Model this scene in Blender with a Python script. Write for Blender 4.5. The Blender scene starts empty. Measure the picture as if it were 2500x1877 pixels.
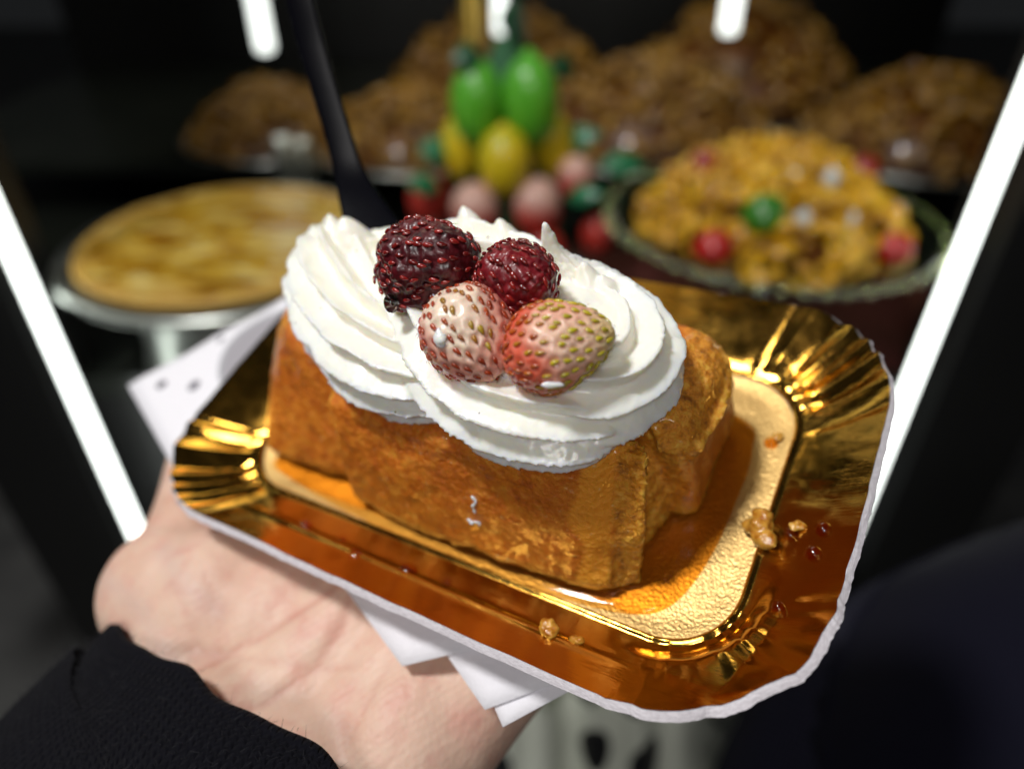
import bpy, bmesh, math, random
import numpy as np
from mathutils import Matrix, Vector
random.seed(7); RNG = np.random.default_rng(11)
SC = bpy.context.scene
COL = SC.collection

# ------------------------------------------------------------------ camera
cam_d = bpy.data.cameras.new('camera'); cam = bpy.data.objects.new('camera', cam_d); COL.objects.link(cam)
cam.location = (0, 0, 1.25); cam.rotation_euler = (math.radians(54.4), 0, 0)
cam_d.sensor_width = 36; cam_d.lens = 25.0; cam_d.clip_start = 0.01; cam_d.clip_end = 60
cam_d.dof.use_dof = True; cam_d.dof.focus_distance = 0.129; cam_d.dof.aperture_fstop = 5.5
SC.camera = cam

# ------------------------------------------------------------------ world, lamps, exposure
w = bpy.data.worlds.new('World'); SC.world = w; w.use_nodes = True
w.node_tree.nodes['Background'].inputs[0].default_value = (0.9, 0.95, 1.0, 1)
w.node_tree.nodes['Background'].inputs[1].default_value = 0.010
def area(name, loc, target, size, power, color):
    d = bpy.data.lights.new(name, 'AREA'); d.shape = 'DISK'; d.size = size; d.energy = power; d.color = color
    o = bpy.data.objects.new(name, d); COL.objects.link(o); o.location = loc
    o.rotation_euler = (Vector(target) - Vector(loc)).to_track_quat('-Z', 'Y').to_euler()
    return o
area('ceiling_lamp', (-0.47, 0.03, 2.12), (0, 0.13, 1.15), 0.16, 9.6, (1.0, 0.985, 0.965))
area('fill_light', (-0.15, -0.85, 1.95), (0, 0.13, 1.12), 0.34, 4.6, (1.0, 0.96, 0.93))  # added soft fill from behind the camera, no actual lamp there
area('case_fill_light', (0.0, 0.85, 1.69), (0.0, 0.75, 0.95), 0.5, 1.5, (1.0, 0.92, 0.66))  # unseen fill added under the case top to brighten the pastries
vs = SC.view_settings; vs.view_transform = 'Standard'; vs.look = 'None'; vs.exposure = 0.08; vs.gamma = 1.0; vs.use_curve_mapping = False
SC.cycles.use_denoising = True
SC.cycles.caustics_reflective = False; SC.cycles.caustics_refractive = False
SC.cycles.sample_clamp_indirect = 6.0; SC.cycles.max_bounces = 10

# the tray's frame: x along its length, y away from the camera, z out of the board (millimetres in builders below)
TR = Matrix(((0.85986228, 0.45060722, -0.23997915, -0.0041765),
             (-0.50174196, 0.83270746, -0.2342078, 0.1355470),
             (0.0942967, 0.32179406, 0.94210228, 1.1450372),
             (0, 0, 0, 1)))
R_IM = np.array((0.8599, 0.4506, -0.2400))      # picture right, in the tray's frame
U_IM = np.array((-0.2155, 0.7463, 0.6297))      # picture up
B_IM = np.cross(R_IM, U_IM)                     # towards the viewer

# ------------------------------------------------------------------ helpers
def mk(name, V, F, mat=None, parent=None, smooth=True, M=None, scale=1.0, attrs=None):
    me = bpy.data.meshes.new(name)
    V = np.asarray(V, float) * scale
    me.from_pydata(V.tolist(), [], F if isinstance(F, list) else F.tolist())
    if smooth: me.polygons.foreach_set('use_smooth', [True] * len(me.polygons))
    if attrs:
        for k, a in attrs.items():
            a = np.asarray(a, float)
            if a.ndim == 1:
                at = me.attributes.new(k, 'FLOAT', 'POINT'); at.data.foreach_set('value', a)
            else:
                at = me.attributes.new(k, 'FLOAT_COLOR', 'POINT')
                at.data.foreach_set('color', np.c_[a, np.ones(len(a))].ravel())
    me.update()
    if mat: me.materials.append(mat)
    o = bpy.data.objects.new(name, me); COL.objects.link(o)
    if parent: o.parent = parent
    if M is not None: o.matrix_world = M
    return o
def tl(name, V, F, mat=None, parent=None, **k):
    """mesh given in tray-frame millimetres"""
    if parent is None: k['M'] = TR
    return mk(name, V, F, mat, parent, scale=0.001, **k)
def empty(name, M):
    o = bpy.data.objects.new(name, None); COL.objects.link(o); o.matrix_world = M; o.empty_display_size = 0.02
    return o
def tag(o, label, cat, group=None):
    o['label'] = label; o['category'] = cat
    if group: o['group'] = group
    return o
def join(parts):
    V = []; F = []; n = 0
    for v, f in parts:
        v = np.asarray(v, float); V.append(v)
        F += [[i + n for i in q] for q in (f if isinstance(f, list) else f.tolist())]; n += len(v)
    return np.vstack(V), F
def remesh(V, F, voxel, smooth=0, factor=0.5):
    me = bpy.data.meshes.new('tmp'); me.from_pydata(np.asarray(V).tolist(), [], F if isinstance(F, list) else F.tolist()); me.update()
    o = bpy.data.objects.new('tmp', me); COL.objects.link(o)
    m = o.modifiers.new('r', 'REMESH'); m.mode = 'VOXEL'; m.voxel_size = voxel; m.adaptivity = 0
    if smooth:
        s = o.modifiers.new('s', 'SMOOTH'); s.factor = factor; s.iterations = smooth
    dg = bpy.context.evaluated_depsgraph_get(); dg.update()
    ev = o.evaluated_get(dg); em = ev.to_mesh()
    n = len(em.vertices); co = np.empty(n * 3); em.vertices.foreach_get('co', co)
    no = np.empty(n * 3); em.vertex_normals.foreach_get('vector', no)
    fs = [list(p.vertices) for p in em.polygons]
    ev.to_mesh_clear(); bpy.data.objects.remove(o); bpy.data.meshes.remove(me)
    return co.reshape(-1, 3), no.reshape(-1, 3), fs
def normals(V, F):
    me = bpy.data.meshes.new('tmp'); me.from_pydata(np.asarray(V).tolist(), [], F if isinstance(F, list) else F.tolist()); me.update()
    n = np.empty(len(V) * 3); me.vertex_normals.foreach_get('vector', n); bpy.data.meshes.remove(me)
    return n.reshape(-1, 3)
def hsh(i, j, k, s):
    h = (i * 374761393 + j * 668265263 + k * 2147483647 + s * 1274126177) & 0xffffffff
    h = ((h ^ (h >> 13)) * 1274126177) & 0xffffffff
    return ((h ^ (h >> 16)) & 0xffff) / 65535.0
def noise(P, f, s=0):
    P = np.asarray(P, float) * f + 1000.37
    I = np.floor(P).astype(np.int64); t = P - I; t = t * t * (3 - 2 * t); r = 0
    for a in (0, 1):
        for b in (0, 1):
            for c in (0, 1):
                wgt = (t[:, 0] if a else 1 - t[:, 0]) * (t[:, 1] if b else 1 - t[:, 1]) * (t[:, 2] if c else 1 - t[:, 2])
                r = r + wgt * hsh(I[:, 0] + a, I[:, 1] + b, I[:, 2] + c, s)
    return r * 2 - 1
def fbm(P, f, s=0, n=3):
    r = 0; a = 1.0
    for i in range(n): r = r + a * noise(P, f * 2 ** i, s + i); a *= 0.5
    return r
def sstep(a, b, x):
    t = np.clip((x - a) / (b - a), 0, 1); return t * t * (3 - 2 * t)
def catmull(P, n):
    P = np.asarray(P, float); out = []
    Q = np.vstack([2 * P[0] - P[1], P, 2 * P[-1] - P[-2]]); m = len(P) - 1
    for k in range(n):
        u = k / (n - 1) * m; i = min(int(u), m - 1); t = u - i
        a, b, c, d = Q[i], Q[i + 1], Q[i + 2], Q[i + 3]
        out.append(0.5 * (2 * b + (c - a) * t + (2 * a - 5 * b + 4 * c - d) * t * t + (3 * b - a - 3 * c + d) * t ** 3))
    return np.array(out)
def gridf(m, n, closed=True, caps=False):
    F = []
    for i in range(m - 1):
        for j in range(n if closed else n - 1):
            k = (j + 1) % n
            F.append([i * n + j, i * n + k, (i + 1) * n + k, (i + 1) * n + j])
    if caps: F.append(list(range(n))[::-1]); F.append([(m - 1) * n + j for j in range(n)])
    return F
def sweep(path, rad, n=24, prof=None, up=(0, 0, 1), flat=None, caps=True):
    """tube along path; prof(j angles, i) scales the radius"""
    path = np.asarray(path, float); m = len(path); rad = np.broadcast_to(np.asarray(rad, float), (m,))
    T = np.gradient(path, axis=0); T /= np.linalg.norm(T, axis=1)[:, None]
    up = np.asarray(up, float); N = up - T[0] * (up @ T[0]); N /= np.linalg.norm(N)
    V = []; a = np.arange(n) / n * 2 * math.pi
    for i in range(m):
        N = N - T[i] * (N @ T[i]); N /= np.linalg.norm(N); B = np.cross(T[i], N)
        r = rad[i] * (prof(a, i) if prof else 1.0)
        fx = 1.0 if flat is None else flat
        V.append(path[i] + np.outer(np.cos(a) * r * fx, N) + np.outer(np.sin(a) * r, B))
    return np.vstack(V), gridf(m, n, True, caps)
def sphere(c, r, nu=20, nv=12, axes=None):
    c = np.asarray(c, float); r = np.broadcast_to(np.asarray(r, float), (3,)); V = []
    for i in range(nv + 1):
        th = math.pi * (0.02 + 0.96 * i / nv)
        for j in range(nu):
            ph = 2 * math.pi * j / nu
            V.append((math.sin(th) * math.cos(ph) * r[0], math.sin(th) * math.sin(ph) * r[1], -math.cos(th) * r[2]))
    V = np.array(V)
    if axes is not None: V = V @ np.asarray(axes)
    return V + c, gridf(nv + 1, nu, True, True)
def capsule(a, b, ra, rb, n=20):
    a = np.asarray(a, float); b = np.asarray(b, float); d = b - a; L = np.linalg.norm(d); d = d / L
    P = []; R = []
    for t in np.linspace(math.pi / 2 * 0.97, 0, 6): P.append(a - d * ra * math.sin(t)); R.append(ra * math.cos(t))
    for t in np.linspace(0, 1, 6)[1:-1]: P.append(a + d * L * t); R.append(ra + (rb - ra) * t)
    for t in np.linspace(0, math.pi / 2 * 0.97, 6): P.append(b + d * rb * math.sin(t)); R.append(rb * math.cos(t))
    return sweep(np.array(P), np.array(R), n, up=(0.3, 0.2, 1) if abs(d[2]) < 0.9 else (1, 0, 0))
def lathe(prof, n=48, c=(0, 0, 0)):
    V = []
    for r, z in prof:
        for j in range(n):
            a = 2 * math.pi * j / n; V.append((c[0] + r * math.cos(a), c[1] + r * math.sin(a), c[2] + z))
    return np.array(V), gridf(len(prof), n, True, True)
def box(c, s):
    c = np.asarray(c, float); s = np.asarray(s, float) / 2
    V = [c + s * np.array(k) for k in ((-1,-1,-1),(1,-1,-1),(1,1,-1),(-1,1,-1),(-1,-1,1),(1,-1,1),(1,1,1),(-1,1,1))]
    return np.array(V), [[0,3,2,1],[4,5,6,7],[0,1,5,4],[1,2,6,5],[2,3,7,6],[3,0,4,7]]

# ------------------------------------------------------------------ materials
class NT:
    def __init__(s, name):
        s.m = bpy.data.materials.new(name); s.m.use_nodes = True; s.t = s.m.node_tree; s.n = s.t.nodes
        s.b = s.n['Principled BSDF']; s.o = s.n['Material Output']
    def set(s, **k):
        names = dict(color='Base Color', rough='Roughness', metal='Metallic', sss='Subsurface Weight', sssr='Subsurface Radius', sssc='Subsurface Scale',
                     spec='Specular IOR Level', coat='Coat Weight', coatr='Coat Roughness', trans='Transmission Weight', ior='IOR', em='Emission Color', ems='Emission Strength',
                     sheen='Sheen Weight', sheenr='Sheen Roughness', alpha='Alpha', aniso='Anisotropic')
        for a, v in k.items():
            i = s.b.inputs[names[a]]
            if hasattr(v, 'is_output'): s.t.links.new(v, i)
            elif isinstance(v, tuple) and len(v) == 3 and i.type == 'RGBA': i.default_value = (*v, 1)
            else: i.default_value = v
        return s
    def node(s, ty, **k):
        n = s.n.new(ty)
        for a, v in k.items(): setattr(n, a, v)
        return n
    def link(s, a, b): s.t.links.new(a, b)
    def obj(s, scale=(1, 1, 1), rot=(0, 0, 0)):
        c = s.node('ShaderNodeTexCoord'); m = s.node('ShaderNodeMapping'); m.inputs['Scale'].default_value = scale; m.inputs['Rotation'].default_value = rot
        s.link(c.outputs['Object'], m.inputs['Vector']); return m.outputs['Vector']
    def noise(s, scale, detail=4, rough=0.55, vec=None, dist=0):
        n = s.node('ShaderNodeTexNoise'); n.inputs['Scale'].default_value = scale; n.inputs['Detail'].default_value = detail
        n.inputs['Roughness'].default_value = rough; n.inputs['Distortion'].default_value = dist
        s.link(vec if vec is not None else s.obj(), n.inputs['Vector']); return n.outputs['Fac']
    def vor(s, scale, vec=None, feature='F1', out='Distance'):
        n = s.node('ShaderNodeTexVoronoi'); n.feature = feature; n.inputs['Scale'].default_value = scale
        s.link(vec if vec is not None else s.obj(), n.inputs['Vector']); return n.outputs[out]
    def attr(s, name, out='Fac'):
        n = s.node('ShaderNodeAttribute'); n.attribute_name = name; return n.outputs[out]
    def ramp(s, fac, stops):
        n = s.node('ShaderNodeValToRGB'); e = n.color_ramp.elements
        while len(e) < len(stops): e.new(0.5)
        for q, (p, c) in zip(e, stops): q.position = p; q.color = (*c, 1) if len(c) == 3 else c
        s.link(fac, n.inputs[0]); return n.outputs[0]
    def mix(s, fac, a, b, blend='MIX'):
        n = s.node('ShaderNodeMix', data_type='RGBA', blend_type=blend)
        for v, i in ((fac, 0), (a, 6), (b, 7)):
            if hasattr(v, 'is_output'): s.link(v, n.inputs[i])
            else: n.inputs[i].default_value = v if i == 0 else (*v, 1)
        return n.outputs[2]
    def math(s, op, a, b=0.0, c=None):
        n = s.node('ShaderNodeMath', operation=op)
        for i, v in enumerate((a, b) if c is None else (a, b, c)):
            if hasattr(v, 'is_output'): s.link(v, n.inputs[i])
            else: n.inputs[i].default_value = v
        return n.outputs[0]
    def bump(s, h, strength=0.3, dist=0.0003, prev=None):
        n = s.node('ShaderNodeBump'); n.inputs['Strength'].default_value = strength; n.inputs['Distance'].default_value = dist
        s.link(h, n.inputs['Height'])
        if prev is not None: s.link(prev, n.inputs['Normal'])
        s.link(n.outputs[0], s.b.inputs['Normal']); return n.outputs[0]
    def circles(s, items):
        """mask of flat printed ellipses (x, y, rx, ry) in object metres"""
        sep = s.node('ShaderNodeSeparateXYZ'); s.link(s.obj(), sep.inputs[0]); out = None
        for x, y, rx, ry in items:
            a = s.math('DIVIDE', s.math('SUBTRACT', sep.outputs[0], x), rx); b = s.math('DIVIDE', s.math('SUBTRACT', sep.outputs[1], y), ry)
            d = s.math('ADD', s.math('MULTIPLY', a, a), s.math('MULTIPLY', b, b)); q = s.math('LESS_THAN', d, 1.0)
            out = q if out is None else s.math('MAXIMUM', out, q)
        return out
def plain(name, color, rough=0.5, metal=0.0, **k): return NT(name).set(color=color, rough=rough, metal=metal, **k).m
def emit(name, color, s):
    q = NT(name).set(color=(0.8, 0.8, 0.8), em=color, ems=s); return q.m

def m_foil():
    q = NT('gold_foil')
    v = q.obj((90, 700, 90)); br = q.noise(3.0, 5, 0.6, v)
    cr = q.noise(140, 5, 0.6); big = q.noise(38, 2, 0.5)
    q.set(color=q.mix(q.noise(60, 3), (0.97, 0.55, 0.10), (0.92, 0.45, 0.06)), metal=1.0, rough=q.ramp(cr, [(0.3, (0.08,)*3), (0.75, (0.20,)*3)]))
    b = q.bump(big, 0.25, 0.0015); b = q.bump(br, 0.16, 0.0003, b); q.bump(cr, 0.18, 0.0003, b); return q.m
def m_panel():
    q = NT('embossed_gold_panel'); g = q.noise(1500, 2, 0.5)
    q.set(color=(0.78, 0.52, 0.20), metal=1.0, rough=0.46)
    b = q.bump(q.noise(60, 2), 0.3, 0.001); q.bump(g, 0.7, 0.0003, b); return q.m
def m_board():
    q = NT('white_board'); f = q.noise(900, 4, 0.7, q.obj((1, 1, 4)))
    q.set(color=q.ramp(f, [(0.3, (0.62, 0.58, 0.62)), (0.6, (0.86, 0.82, 0.87))]), rough=0.85); q.bump(f, 0.5, 0.0003); return q.m
def m_cream():
    q = NT('whipped_cream'); n = q.noise(420, 4, 0.6)
    q.set(color=q.mix(q.noise(120, 2), (0.91, 0.885, 0.77), (0.94, 0.925, 0.86)), rough=0.34, spec=0.45, sss=0.6, sssr=(1.0, 0.70, 0.30), sssc=0.0032, coat=0.28, coatr=0.14)
    b = q.bump(n, 0.12, 0.0003); q.bump(q.noise(1800, 2), 0.05, 0.0001, b); return q.m
def m_cake():
    q = NT('soaked_sponge'); cr = q.attr('crust'); pa = q.attr('patch')
    n1 = q.noise(330, 7, 0.68); n2 = q.noise(48, 3, 0.5); v = q.vor(760)
    soak = q.ramp(n1, [(0.3, (0.34, 0.05, 0.0015)), (0.48, (0.70, 0.175, 0.004)), (0.7, (0.88, 0.36, 0.03))])
    soak = q.mix(q.ramp(n2, [(0.42, (0,)*3), (0.66, (0.5,)*3)]), soak, (0.42, 0.085, 0.002))
    crust = q.ramp(q.noise(420, 6, 0.7), [(0.32, (0.30, 0.09, 0.005)), (0.5, (0.74, 0.28, 0.015)), (0.7, (0.90, 0.50, 0.07))])
    c = q.mix(cr, soak, crust); c = q.mix(pa, c, (0.90, 0.34, 0.022))
    fl = q.ramp(q.noise(520, 3, 0.6), [(0.66, (0,)*3), (0.74, (0.5,)*3)])  # pale sugar flecks, with wet sparkle painted into the colour too
    c = q.mix(fl, c, (0.85, 0.62, 0.34))
    q.set(color=c, rough=q.ramp(n1, [(0.3, (0.3,)*3), (0.7, (0.6,)*3)]), sss=0.35, sssr=(1.0, 0.30, 0.03), sssc=0.006, coat=0.5, coatr=0.13, spec=0.5)
    b = q.bump(n1, 0.45, 0.0010); b = q.bump(v, 0.6, 0.0006, b); q.bump(q.noise(1000, 4, 0.75), 1.0, 0.0006, b); return q.m
def m_berry_dark(name, c1, c2):
    q = NT(name); n = q.noise(260, 4, 0.6)
    q.set(color=q.ramp(n, [(0.35, c1), (0.7, c2)]), rough=0.42, spec=0.45, sss=0.2, sssr=(1, 0.1, 0.08), sssc=0.002, coat=0.3, coatr=0.16)
    b = q.bump(q.noise(500, 4, 0.6), 0.5, 0.0006); return q.m
def m_berry_pale(name):
    q = NT(name); c = q.attr('tint', 'Color'); n = q.noise(420, 4, 0.6)
    q.set(color=q.mix(q.ramp(n, [(0.5, (0,)*3), (0.75, (0.25,)*3)]), c, (0.86, 0.66, 0.50)), rough=0.36, spec=0.5, sss=0.35, sssr=(1, 0.35, 0.2), sssc=0.0025, coat=0.3, coatr=0.2)
    q.bump(n, 0.2, 0.0004); return q.m
def m_seed(name, attr=True, color=None):
    q = NT(name); q.set(color=q.attr('tint', 'Color') if attr else color, rough=0.22, spec=0.6, coat=0.5, coatr=0.1, sss=0.1, sssr=(1, .3, .1), sssc=0.0008); return q.m
def m_skin():
    q = NT('skin'); ru = q.attr('crease'); n = q.noise(45, 4, 0.6); n2 = q.noise(110, 3, 0.6)
    c = q.ramp(n, [(0.3, (0.65, 0.41, 0.31)), (0.5, (0.72, 0.49, 0.38)), (0.72, (0.76, 0.55, 0.43))])
    c = q.mix(q.ramp(n2, [(0.5, (0,)*3), (0.72, (0.6,)*3)]), c, (0.66, 0.32, 0.26))
    c = q.mix(ru, c, (0.56, 0.25, 0.19))
    c = q.mix(q.attr('vein'), c, (0.50, 0.38, 0.38))
    q.set(color=c, rough=0.48, spec=0.35, sss=0.22, sssr=(1.0, 0.35, 0.18), sssc=0.005)
    wv = q.node('ShaderNodeTexWave', wave_type='BANDS'); wv.inputs['Scale'].default_value = 190; wv.inputs['Distortion'].default_value = 9; wv.inputs['Detail'].default_value = 2
    wv.inputs['Detail Scale'].default_value = 0.25
    q.link(q.obj(rot=(0, 0, 0.5)), wv.inputs['Vector'])
    b = q.bump(wv.outputs['Fac'], 0.16, 0.0002); b = q.bump(q.vor(750), 0.25, 0.0003, b); q.bump(q.noise(260, 4), 0.4, 0.0006, b); return q.m
def m_knit():
    q = NT('black_knit'); v = q.attr('knit', 'Vector'); sep = q.node('ShaderNodeSeparateXYZ'); q.link(v, sep.inputs[0])
    ph = q.math('MULTIPLY', sep.outputs[0], 2 * math.pi * 85)
    rib = q.math('ABSOLUTE', q.math('SINE', ph))
    st = q.math('SINE', q.math('ADD', q.math('MULTIPLY', sep.outputs[1], 2 * math.pi * 62), q.math('MULTIPLY', rib, 2.6)))
    h = q.math('ADD', q.math('MULTIPLY', rib, 0.8), q.math('MULTIPLY', st, 0.5))
    n = q.noise(700, 4, 0.7)
    q.set(color=q.mix(n, (0.0018, 0.0018, 0.003), (0.007, 0.007, 0.011)), rough=0.95, spec=0.08, sheen=0.02, sheenr=0.5)
    b = q.bump(h, 0.6, 0.0010); q.bump(n, 0.7, 0.0006, b); return q.m
def m_paper():
    q = NT('napkin_paper'); n = q.noise(700, 4, 0.6)
    v = q.vor(900, q.obj((1, 1, 0.2)))
    q.set(color=q.mix(n, (0.80, 0.79, 0.84), (0.88, 0.87, 0.92)), rough=0.9, spec=0.15, sss=0.15, sssr=(1, 1, 1), sssc=0.001)
    b = q.bump(n, 0.25, 0.0002); q.bump(v, 0.25, 0.0002, b); return q.m
GOLD = m_foil(); PANEL = m_panel(); BOARD = m_board(); CREAM = m_cream(); CAKE = m_cake(); SKIN = m_skin(); KNIT = m_knit(); PAPER = m_paper()
def m_film(name, tint, rough=0.03, ior=1.45):
    q = NT(name); t = q.node('ShaderNodeBsdfTransparent'); t.inputs[0].default_value = (*tint, 1); gl = q.node('ShaderNodeBsdfGlossy'); gl.inputs['Roughness'].default_value = rough
    fr = q.node('ShaderNodeFresnel'); fr.inputs[0].default_value = ior; mx = q.node('ShaderNodeMixShader'); ge = q.node('ShaderNodeNewGeometry'); q.link(q.math('MULTIPLY', fr.outputs[0], q.math('SUBTRACT', 1.0, ge.outputs['Backfacing'])), mx.inputs[0]); q.link(t.outputs[0], mx.inputs[1]); q.link(gl.outputs[0], mx.inputs[2])
    q.link(mx.outputs[0], q.o.inputs['Surface']); return q.m
SYRUP = m_film('amber_syrup', (0.99, 0.83, 0.52))
CLEAR = m_film('clear_glass', (0.80, 0.93, 0.70), 0.08, 2.3)
DROP = m_film('amber_drop', (0.99, 0.78, 0.40), 0.02, 1.6)
# ------------------------------------------------------------------ parts in tray-frame millimetres under an Empty at the thing's base
BASE = {}
def tempty(name, base):
    o = empty(name, TR @ Matrix.Translation(Vector(base) * 0.001)); BASE[o.name] = np.asarray(base, float); return o
def tp(name, V, F, mat, parent, **k):
    return mk(name, np.asarray(V) - BASE[parent.name], F, mat, parent, scale=0.001, **k)

# ================================================================== THE PLACE: floor, display case
FLOOR = NT('paving'); fn = FLOOR.noise(9, 5, 0.6)
FLOOR.set(color=FLOOR.ramp(fn, [(0.3, (0.10, 0.10, 0.10)), (0.7, (0.22, 0.22, 0.21))]), rough=0.7); FLOOR.bump(fn, 0.4, 0.01)
o = mk('floor', [(-8, -8, 0), (8, -8, 0), (8, 8, 0), (-8, 8, 0)], [[0, 1, 2, 3]], FLOOR.m); o['kind'] = 'structure'
BLACK = NT('black_frame'); BLACK.set(color=(0.006, 0.006, 0.006), rough=0.45); BLACK = BLACK.m
DARKMET = NT('dark_shelf'); dn = DARKMET.noise(14, 3)
DARKMET.set(color=DARKMET.mix(dn, (0.006, 0.008, 0.006), (0.016, 0.018, 0.014)), rough=0.3, spec=0.6); DARKMET = DARKMET.m
LED = emit('led_diffuser', (0.93, 1.0, 0.94), 4.2)
LED2 = emit('rear_led_diffuser', (0.93, 1.0, 0.94), 1.8)

case = empty('display_case', Matrix.Translation((0, 0.47, 0)))
def cpart(name, V, F, mat, smooth=False): return mk(name, np.asarray(V) - np.array((0, 0.47, 0)), F, mat, case, smooth=smooth)
cpart('front_panel', *box((-0.0125, 0.515, 0.44), (0.72, 0.03, 0.88)), BLACK)
cpart('lower_shelf', *box((-0.0125, 0.965, 0.89), (1.5, 0.93, 0.02)), DARKMET)
cpart('upper_shelf', *box((-0.0125, 1.12, 0.965), (1.5, 0.56, 0.012)), DARKMET)
cpart('back_panel', *box((-0.0125, 1.445, 1.1), (1.6, 0.03, 2.2)), BLACK)
cpart('post', *box((-0.414, 0.49, 0.85), (0.09, 0.06, 1.7)), BLACK)
cpart('post', *box((0.388, 0.49, 0.85), (0.09, 0.06, 1.7)), BLACK)
cpart('top_panel', *box((-0.0125, 0.98, 1.72), (1.6, 0.98, 0.03)), BLACK)
tag(case, 'black display case frame with dark shelves full of sweets behind the tray', 'display case')
def tube(x, y, z0, z1, r, mat, label):
    t = empty('led_tube', Matrix.Translation((x, y, z0)))
    P = [(r * 0.3, 0.0), (r * 0.8, 0.15 * r), (r, 0.5 * r), (r, 2 * r)] + [(r, (z1 - z0) - 2 * r), (r, z1 - z0 - r * 0.1)]
    mk('diffuser', *lathe(P, 32), mat, t)
    mk('end_cap', *lathe([(r * 0.5, z1 - z0), (r * 1.05, z1 - z0 + 0.001), (r * 1.05, z1 - z0 + 0.02), (r * 0.4, z1 - z0 + 0.022)], 24), BLACK, t)
    return tag(t, label, 'led tube', 'upright led tubes of the display case')
tube(-0.347, 0.455, 0.70, 1.66, 0.0054, LED, 'thick glowing white led tube crossing the left edge of the picture')
tube(0.3135, 0.455, 0.70, 1.66, 0.0054, LED, 'thick glowing white led tube at the right edge beside the gold tray')
tube(-0.303, 0.95, 1.072, 1.66, 0.0105, LED2, 'short glowing tube end at the top left of the black spoon')
tube(-0.0145, 0.95, 1.092, 1.66, 0.0075, LED2, 'thin pale tube end above the green marzipan limes')
tube(0.262, 0.95, 1.092, 1.66, 0.0105, LED2, 'short glowing tube end at the top right above the pastry piles')

# ------------------------------------------------------------------ custard tart on a steel stand
cx, cy = -0.230, 0.540
STEEL = NT('polished_steel'); STEEL.set(color=(0.82, 0.86, 0.80), metal=1.0, rough=0.32); STEEL.bump(STEEL.noise(25, 2), 0.15, 0.004); STEEL = STEEL.m
SH = 0.020
st = empty('cake_stand', Matrix.Translation((cx, cy, 0.90)))
mk('drum', *lathe([(0.070, 0.0), (0.088, 0.001), (0.090, 0.006), (0.084, 0.03), (0.084, 0.055 + SH), (0.092, 0.072 + SH), (0.06, 0.0735 + SH)], 64), STEEL, st)
mk('plate', *lathe([(r_, z_ + SH) for r_, z_ in ((0.03, 0.074), (0.10, 0.074), (0.127, 0.080), (0.131, 0.085), (0.129, 0.088), (0.118, 0.0835), (0.03, 0.083))], 72), STEEL, st)
tag(st, 'shiny steel drum stand under the big yellow tart', 'cake stand')
TART = NT('browned_custard'); tn = TART.noise(26, 4, 0.6, TART.obj((1, 3.6, 1), (0, 0, 0.25)), 0.6)
TART.set(color=TART.ramp(tn, [(0.36, (0.16, 0.06, 0.005)), (0.46, (0.33, 0.16, 0.009)), (0.54, (0.50, 0.31, 0.02)), (0.66, (0.66, 0.56, 0.24))]), rough=0.3, coat=0.3)
TART.bump(tn, 0.6, 0.004); TART = TART.m
ta = empty('custard_tart', Matrix.Translation((cx, cy, 0.9835 + SH)))
v, f = lathe([(0.04, 0.0), (0.108, 0.0), (0.114, 0.003), (0.1155, 0.0065), (0.113, 0.0095), (0.109, 0.008)], 96)
v[:, 2] += 0.0008 * noise(v, 60, 3) * (v[:, 2] > 0.002); mk('crust', v, f, plain('tart_crust', (0.50, 0.30, 0.06), 0.6), ta)
V = []; n = 96
for i in range(28):
    r = 0.110 * (1 - i / 27.5)
    for j in range(n): V.append((r * math.cos(2 * math.pi * j / n), r * math.sin(2 * math.pi * j / n), 0.0075 + 0.004 * (i / 27) ** 0.7))
V = np.array(V); V[:, 2] += 0.0016 * fbm(V * np.array((1, 2.2, 1)), 38, 5, 3); mk('filling', V, gridf(28, n, True, True), TART, ta)
tag(ta, 'large round yellow tart with browned streaky top on the steel stand', 'tart')

# ------------------------------------------------------------------ honey dough piles
DOUGH = NT('honey_fried_dough'); dn = DOUGH.noise(60, 3); DOUGH.set(color=DOUGH.ramp(dn, [(0.3, (0.34, 0.14, 0.003)), (0.55, (0.70, 0.39, 0.008)), (0.8, (0.85, 0.56, 0.03))]), rough=0.28, coat=0.6, coatr=0.1, sss=0.15, sssr=(1, .5, .1), sssc=0.004); DOUGH = DOUGH.m
DOUGH2 = NT('dimmed_brown_dough'); dn = DOUGH2.noise(50, 3); DOUGH2.set(color=DOUGH2.ramp(dn, [(0.3, (0.10, 0.040, 0.004)), (0.6, (0.34, 0.17, 0.012)), (0.8, (0.46, 0.28, 0.03))]), rough=0.3, coat=0.5, coatr=0.1); DOUGH2 = DOUGH2.m  # dim light on the rear heaps is put into this darker brown
CORE = plain('gap_shade', (0.10, 0.03, 0.003), 0.4, coat=0.3)  # dark colour stands in for shade in the gaps between curls
def curl(r, th, turn, n=12, k=6):
    a = np.linspace(0, turn, n); P = np.c_[r * np.cos(a), r * np.sin(a), np.linspace(-th, th, n) * 0.8]
    return sweep(P, th * np.clip(np.sin(np.linspace(0.25, math.pi - 0.25, n)) * 1.6, 0.4, 1), k)
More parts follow.
